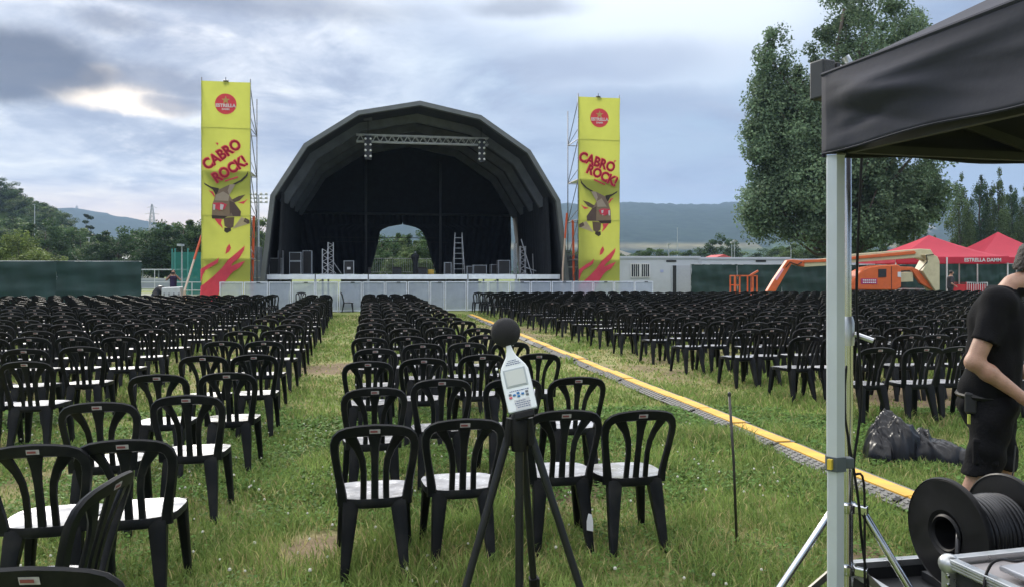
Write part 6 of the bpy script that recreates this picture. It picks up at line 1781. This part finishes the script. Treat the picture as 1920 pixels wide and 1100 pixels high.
def technician():
    base = Vector((2.79, 4.5, 0))
    t = thing('person', 'person in black t-shirt and black shorts standing behind the cable reel', 'person', base)
    F = Vector((.88, -.47, 0)).normalized(); Rt = Vector((F.y, -F.x, 0))      # facing, and his right
    def q(f, r, z): v = F * f + Rt * r; return (v.x, v.y, z)
    hipR, hipL = q(.02, .095, .93), q(.02, -.095, .93)
    kneeR, kneeL = q(-.07, .115, .52), q(.06, -.12, .50)
    ankR, ankL = q(-.15, .12, .09), q(.0, -.13, .09)
    shR, shL = q(0.030, .195, 1.515), q(0.060, -.195, 1.515)
    elR = q(-0.100, .265, 1.175); wrR = q(.135, .20, .985)
    elL = q(0.050, -.27, 1.18); wrL = q(0.260, -.10, 1.02)
    neck = q(0.110, 0, 1.60); head = q(0.260, 0, 1.735)
    body = [(hipR, kneeR, .088, .058, .03), (hipL, kneeL, .088, .058, .03), (kneeR, q(-.125, .118, .34), .056, .058, .02), (q(-.125, .118, .34), ankR, .058, .036, .02), (kneeL, q(.02, -.125, .34), .056, .058, .02), (q(.02, -.125, .34), ankL, .058, .036, .02),
            (ankR, q(.01, .14, .035), .04, .035, .03), (ankL, q(.16, -.15, .035), .04, .035, .03),
            ('e', q(.0, 0, .98), (.135, .115, .14), None, .05), (q(-0.010, .05, 1.05), q(0.030, .08, 1.42), .12, .13, .06), (q(-0.010, -.05, 1.05), q(0.030, -.08, 1.42), .12, .13, .06), (shR, shL, .06, .06, .06),
            (q(0.050, 0, 1.52), neck, .065, .056, .04), (neck, q(0.215, 0, 1.66), .056, .055, .03),
            (shR, elR, .056, .046, .03), (elR, tuple(Vector(elR).lerp(Vector(wrR), .3)), .046, .047, .02), (tuple(Vector(elR).lerp(Vector(wrR), .3)), wrR, .047, .030, .02),
            (shL, elL, .056, .046, .03), (elL, wrL, .046, .030, .02),
            ('e', head, (.082, .10, .118), [[Rt.x, F.x, 0], [Rt.y, F.y, 0], [0, 0, 1]], .02), (q(0.295, 0, 1.66), q(0.245, 0, 1.67), .045, .06, .03),
            (q(0.360, 0, 1.735), q(0.370, 0, 1.705), .012, .017, .015), ('e', q(0.250, .082, 1.725), (.03, .012, .034), None, .008), ('e', q(0.250, -.082, 1.725), (.03, .012, .034), None, .008)]
    # right hand: palm, four fingers curled round a tool, thumb against them
    def hand(wr, el, sgn):
        w = Vector(wr); d = (w - Vector(el)).normalized()
        up = Vector((0, 0, 1)); side = d.cross(up).normalized(); nrm = side.cross(d)
        pc = w + d * .055
        out = [(tuple(w), tuple(w + d * .075 + nrm * .018), .026, .022, .02), (tuple(w), tuple(w + d * .078 - nrm * .016), .026, .021, .02)]
        kn = w + d * .09
        for i, (o, L) in enumerate(((.030, .90), (.010, 1.0), (-.010, .95), (-.029, .78))):
            k0 = kn + nrm * o
            k1 = k0 + (d * .75 + side * -sgn * .6).normalized() * .040 * L
            k2 = k1 + (d * .05 + side * -sgn * 1.0).normalized() * .026 * L
            k3 = k2 + (d * -.8 + side * -sgn * .45).normalized() * .020 * L
            for a, b in ((k0, k1), (k1, k2), (k2, k3)): out.append((tuple(a), tuple(b), .0098, .0088, .004))
        t0 = w + d * .028 + nrm * .026; t1 = t0 + (d * .7 + nrm * .5 + side * -sgn * .5).normalized() * .04; t2 = t1 + (d * .8 - nrm * .1 + side * -sgn * .5).normalized() * .03
        out += [(tuple(t0), tuple(t1), .014, .0115, .008), (tuple(t1), tuple(t2), .0115, .009, .006)]
        return out
    body += hand(wrR, elR, 1) + hand(wrL, elL, -1)
    sdf_mesh('body', body, .0072, M_SKIN, t)
    def wr(X, Y, Z, s, a): return a * (np.sin(X * s + 3 * np.sin(Z * s * .5)) * np.sin(Z * s * .8 + Y * s * .6))
    shirt = [('e', q(-.012, 0, .98), (.168, .145, .16), None, .05), (q(0.000, .06, 1.02), q(0.030, .085, 1.40), .138, .145, .06), (q(0.000, -.06, 1.02), q(0.030, -.085, 1.40), .138, .145, .06), (q(0.045, .10, 1.48), q(0.050, -.10, 1.48), .098, .098, .06), (shR, shL, .072, .072, .05), (q(0.050, 0, 1.53), q(0.110, 0, 1.585), .085, .066, .03),
             (shR, tuple(Vector(shR).lerp(Vector(elR), .74)), .074, .073, .035), (shL, tuple(Vector(shL).lerp(Vector(elL), .74)), .074, .073, .035)]
    v1 = (Vector(elR) - Vector(shR)).normalized(); c1 = Vector(shR).lerp(Vector(elR), .66); v2 = (Vector(elL) - Vector(shL)).normalized(); c2 = Vector(shL).lerp(Vector(elL), .66)
    def seg_d(X, Y, Z, a, b):
        a, b = np.array(a), np.array(b); ba = b - a
        t_ = np.clip(((X - a[0]) * ba[0] + (Y - a[1]) * ba[1] + (Z - a[2]) * ba[2]) / (ba @ ba), 0, 1)
        return np.sqrt((X - a[0] - t_ * ba[0]) ** 2 + (Y - a[1] - t_ * ba[1]) ** 2 + (Z - a[2] - t_ * ba[2]) ** 2)
    def clip(X, Y, Z):
        tor = np.minimum(seg_d(X, Y, Z, q(0.000, .06, 1.0), q(0.030, .085, 1.40)), seg_d(X, Y, Z, q(0.000, -.06, 1.0), q(0.030, -.085, 1.40))) - .15
        r = np.maximum(.90 - Z, Z - 1.60)
        for s_, e_, c_, v_ in ((shR, elR, c1, v1), (shL, elL, c2, v2)):
            m_ = (seg_d(X, Y, Z, s_, tuple(Vector(e_) + (Vector(e_) - Vector(s_)) * .1)) < .11) & (tor > .004)
            r = np.maximum(r, np.where(m_, (X - c_.x) * v_.x + (Y - c_.y) * v_.y + (Z - c_.z) * v_.z, -1))
        return r
    sh = sdf_mesh('t_shirt', shirt, .010, M_SHIRT, t, clip, lambda X, Y, Z: wr(X, Y, Z, 15, .009) + wr(Y, Z, X, 31, .004))
    shorts = [('e', q(-.012, 0, .90), (.165, .142, .15), None, .05), (hipR, q(-.065, .115, .50), .108, .094, .04), (hipL, q(.05, -.12, .46), .108, .096, .04), (q(-.05, .05, .86), q(-.05, -.05, .86), .08, .08, .05)]
    so = sdf_mesh('shorts', shorts, .010, M_SHORT, t, lambda X, Y, Z: np.maximum(.525 - Z + .008 * np.sin(X * 40), Z - 1.0), lambda X, Y, Z: wr(X, Y, Z, 19, .009) + wr(Z, X, Y, 33, .004))
    MB().box(q(-.04, .175, .66), (.13, .05, .16), Matrix.Rotation(math.atan2(F.y, F.x), 3, 'Z')).build('cargo_pocket', M_SHORT, so, bevel=.02)
    MB().tube([q(.16 * math.cos(a) - .01, .18 * math.sin(a), .965) for a in np.linspace(0, 2 * math.pi, 25)[:-1]], .018, 6, closed=True).build('belt', M_RUBBER, so)
    rad = MB().box(q(-.11, .14, .93), (.06, .04, .12), Matrix.Rotation(math.atan2(F.y, F.x), 3, 'Z')).build('belt_radio', M_DARKM, so, bevel=.01)
    MB().box(q(-.12, .165, .84), (.014, .008, .055)).build('key_tag', mat('tag_lime', (.45, .50, .10), .5), rad)
    MB().tube([q(.10, .21, .72), q(.09, .215, .58), q(.07, .205, .49)], .004, 6).build('lanyard', mat('lanyard_dark', (.05, .05, .05), .5), so)
    # shoes, mask, hair, cap of curls
    for s, a in ((1, ankR), (-1, ankL)):
        v = Vector(a); sdf_mesh('shoe', [(tuple(v + Vector((0, 0, -.03)) - F * .05), tuple(v + F * .14 + Vector((0, 0, -.055))), .05, .042, .03)], .012, M_RUBBER, t, lambda X, Y, Z: np.maximum(.004 - Z, Z - .11))
    sdf_mesh('face_mask', [('e', q(0.330, 0, 1.668), (.058, .058, .05), None, .03), (q(0.335, .05, 1.672), q(0.285, .078, 1.69), .02, .008, .02), (q(0.335, -.05, 1.672), q(0.285, -.078, 1.69), .02, .008, .02)], .006, mat('mask_blue', (.30, .46, .68), .8), t)
    sdf_mesh('hair', [('e', tuple(Vector(head) + Vector((0, 0, .022)) - F * .012), (.092, .092, .108), None, .02), (q(0.175, 0, 1.70), q(0.195, 0, 1.78), .072, .07, .03)], .006, M_HAIR, t, lambda X, Y, Z: np.maximum((X - q(.225, 0, 0)[0]) * F.x + (Y - q(.225, 0, 0)[1]) * F.y, 1.688 - Z), lambda X, Y, Z: .004 * np.sin(X * 160) * np.sin(Y * 150) * np.sin(Z * 170))
    for s in (1, -1):
        MB().tube([q(0.250, s * .088, 1.755), q(0.355, s * .075, 1.752)], .003, 5).build('glasses_arm', M_DARKM, t)
        MB().lathe([(.024, -.002), (.024, .002)], 14, Matrix.Translation(q(0.361, s * .036, 1.745)) @ F.to_track_quat('Z', 'Y').to_matrix().to_4x4()).build('lens', mat('lens_dark', (.03, .03, .035), .1), t)
        MB().lathe([(.011 * math.sin(a), -.011 * math.cos(a)) for a in np.linspace(.05, 3.09, 8)], 10, Matrix.Translation(q(0.343, s * .034, 1.744)), cap=False).build('eye', mat('eye_white', (.6, .6, .58), .2), t, smooth=True)
    MB().box(q(0.188, .11, 1.40), (.05, .004, .008), Matrix.Rotation(math.atan2(-.5, .3), 3, 'Z')).build('chest_mark', M_WHITE, sh)
technician()

def small_person(p, lab, top, low, pose, face, h=1.72):
    t = thing('person', lab, 'person', (p.x, p.y, 0)); k = h / 1.75
    F = Vector((math.cos(face), math.sin(face), 0)); Rt = Vector((F.y, -F.x, 0))
    def q(f, r, z): v = F * f * k + Rt * r * k; return (v.x, v.y, z * k)
    if pose == 'photo': hands = [(q(.10, .30, 1.30), q(.22, .07, 1.58)), (q(.10, -.30, 1.30), q(.22, -.07, 1.58))]
    else: hands = [(q(.02, .27, 1.12), q(.20, .16, 1.0)), (q(.02, -.27, 1.12), q(.22, -.14, 1.02))]
    body = [(q(0, .09, .9), q(.02, .1, .5), .085, .06, .03), (q(0, -.09, .9), q(.02, -.1, .5), .085, .06, .03), (q(.02, .1, .5), q(0, .1, .06), .058, .04, .02), (q(.02, -.1, .5), q(0, -.1, .06), .058, .04, .02), (q(0, .1, .04), q(.13, .11, .035), .04, .035, .02), (q(0, -.1, .04), q(.13, -.11, .035), .04, .035, .02),
            (q(0, 0, .95), q(.01, 0, 1.40), .13, .14, .05), (q(.01, .18, 1.43), q(.01, -.18, 1.43), .055, .055, .05), (q(.01, 0, 1.45), q(.03, 0, 1.57), .055, .05, .03), ('e', q(.05, 0, 1.65), (.085 * k, .085 * k, .11 * k), None, .02), (q(.14, 0, 1.65), q(.14, 0, 1.63), .014, .016, .02)]
    for s, (e, w) in zip((1, -1), hands):
        sh = q(.01, s * .19, 1.43); d = (Vector(w) - Vector(e)).normalized()
        body += [(sh, e, .05, .04, .02), (e, w, .04, .028, .02), (w, tuple(Vector(w) + d * .07), .028, .022, .02)]
        for i in range(4): body.append((tuple(Vector(w) + d * .06 + Vector((0, 0, (i - 1.5) * .016))), tuple(Vector(w) + d * .12 + Vector((0, 0, (i - 1.5) * .017))), .009, .008, .004))
        body.append((tuple(Vector(w) + d * .02), tuple(Vector(w) + d * .06 - Rt * s * .04), .012, .01, .006))
    sdf_mesh('body', body, .014, M_SKIN, t)
    sdf_mesh('t_shirt', [(q(0, 0, .93), q(.01, 0, 1.38), .155, .16, .05), (q(.01, .18, 1.43), q(.01, -.18, 1.43), .07, .07, .05)] + [(q(.01, s * .19, 1.43), tuple(Vector(q(.01, s * .19, 1.43)).lerp(Vector(hands[0 if s > 0 else 1][0]), .7)), .066, .062, .02) for s in (1, -1)], .016, top, t, lambda X, Y, Z: np.maximum(.86 * k - Z, Z - 1.49 * k))
    sdf_mesh('trousers', [(q(0, .09, .9), q(.01, .1, .12), .10, .065, .03), (q(0, -.09, .9), q(.01, -.1, .12), .10, .065, .03), (q(0, 0, .92), q(0, 0, .98), .14, .14, .04)], .016, low, t, lambda X, Y, Z: np.maximum(.1 - Z, Z - 1.0 * k))
    sdf_mesh('hair', [('e', q(.03, 0, 1.68), (.098 * k, .098 * k, .10 * k), None, .02)], .012, M_HAIR, t, lambda X, Y, Z: np.maximum((X - q(.10, 0, 0)[0]) * F.x + (Y - q(.10, 0, 0)[1]) * F.y, 1.62 * k - Z))
    if pose == 'photo': MB().box(q(.30, 0, 1.62), (.05, .16, .08), Matrix.Rotation(face, 3, 'Z')).build('held_phone', M_DARKM, t)
small_person(P(325, 512, 37.5), 'person in dark purple shirt raising a phone beside the green fence', mat('purple_shirt', (.035, .02, .075), .8, var=.2), mat('dark_trousers', (.02, .02, .025), .8), 'photo', R(-70), 1.80)
small_person(P(1782, 512, 39), 'person in dark shirt standing at the red tent pole', mat('charcoal_shirt', (.035, .035, .042), .8, var=.2), mat('dark_trousers', (.02, .02, .025), .8), 'stand', R(-20), 1.78)

def bags():
    M_BAG = mat('bin_bag', (.006, .006, .008), .30, var=.3, vscale=7, bump=.05, bscale=25, rvar=.08, spec=.32)
    def rid(X, Y, Z, s): return np.abs(np.sin(X * s + 1.7 * np.sin(Y * s * .7 + Z * s * .5)) * np.cos(Z * s * .8 + 1.3 * np.sin(X * s * .6)))
    c = Vector((3.60, 6.95, 0))
    t = thing('black_bag', 'crumpled glossy black plastic cover lying on the grass beside the legs', 'bag', (c.x, c.y, 0))
    nx, ny = 210, 150
    xs, ys = np.linspace(-.62, .62, nx), np.linspace(-.42, .42, ny); X, Y = np.meshgrid(xs, ys)
    wx = X + .10 * (fbm(X * 4, Y * 4, 201, 3) - .5) * 2; wy = Y + .10 * (fbm(X * 4, Y * 4, 202, 3) - .5) * 2
    def ridge(s, a, sd):
        u_ = wx * math.cos(a) + wy * math.sin(a); v_ = -wx * math.sin(a) + wy * math.cos(a)
        n_ = fbm(u_ * s, v_ * s * .35, sd, 2); return 1 - np.abs(n_ - .5) * 4
    env = np.zeros_like(X)
    for ex, ey, rx, ry, hh in ((-.20, .05, .30, .28, .40), (.16, .02, .42, .30, .31), (-.42, -.05, .17, .18, .26), (-.22, .12, .20, .14, .37), (.45, -.04, .16, .24, .16)):
        env = np.maximum(env, hh * np.sqrt(np.clip(1 - ((wx - ex) / rx) ** 2 - ((wy - ey) / ry) ** 2, 0, 1)))
    Z = env * (.62 + .30 * ridge(3.4, .5, 211) + .22 * ridge(7.5, -.6, 212) + .10 * ridge(15, 1.2, 213) + .06 * ridge(26, .2, 214)) + .012
    inside = env > .001
    Z = np.where(inside, Z, -.03)
    idx = np.arange(nx * ny).reshape(ny, nx)
    f = np.stack([idx[:-1, :-1], idx[:-1, 1:], idx[1:, 1:], idx[1:, :-1]], -1).reshape(-1)
    me = np_mesh('sheet', np.stack([X * .74, Y, Z * .86], -1).reshape(-1, 3), f, 4, None, [M_BAG], True)
    link('sheet', me, t)
    c = P(301, 512, 36.5); t = thing('black_bag', 'small black tarp heap beside the photographer', 'bag', (c.x, 36.5, 0))
    sdf_mesh('sheet', [('e', (0, 0, .5), (.42, .3, .55), None, .1), ('e', (-.4, 0, .2), (.35, .3, .25), None, .2)], .04, M_BAG, t, lambda X, Y, Z: -.02 - Z, lambda X, Y, Z: .08 * rid(X, Y, Z, 6) - .03)
bags()

# ------------------------------------------------------------------ evening air
def haze():
    m = bpy.data.materials.new('haze'); m.use_nodes = True
    T = m.node_tree; T.nodes.clear()
    v = N(T, 'ShaderNodeVolumePrincipled'); v.inputs['Color'].default_value = (.50, .70, 1.0, 1); v.inputs['Density'].default_value = HAZE
    v.inputs['Anisotropy'].default_value = .2
    out = N(T, 'ShaderNodeOutputMaterial'); T.links.new(v.outputs[0], out.inputs['Volume'])
    o = MB().box((0, 0, 149), (7200, 7200, 302)).build('haze', m)
    tag(o, 'thin blue evening haze over the plain', 'haze', kind='stuff')
    if hasattr(m.cycles, 'homogeneous_volume'): m.cycles.homogeneous_volume = True
HAZE = .00018
haze()
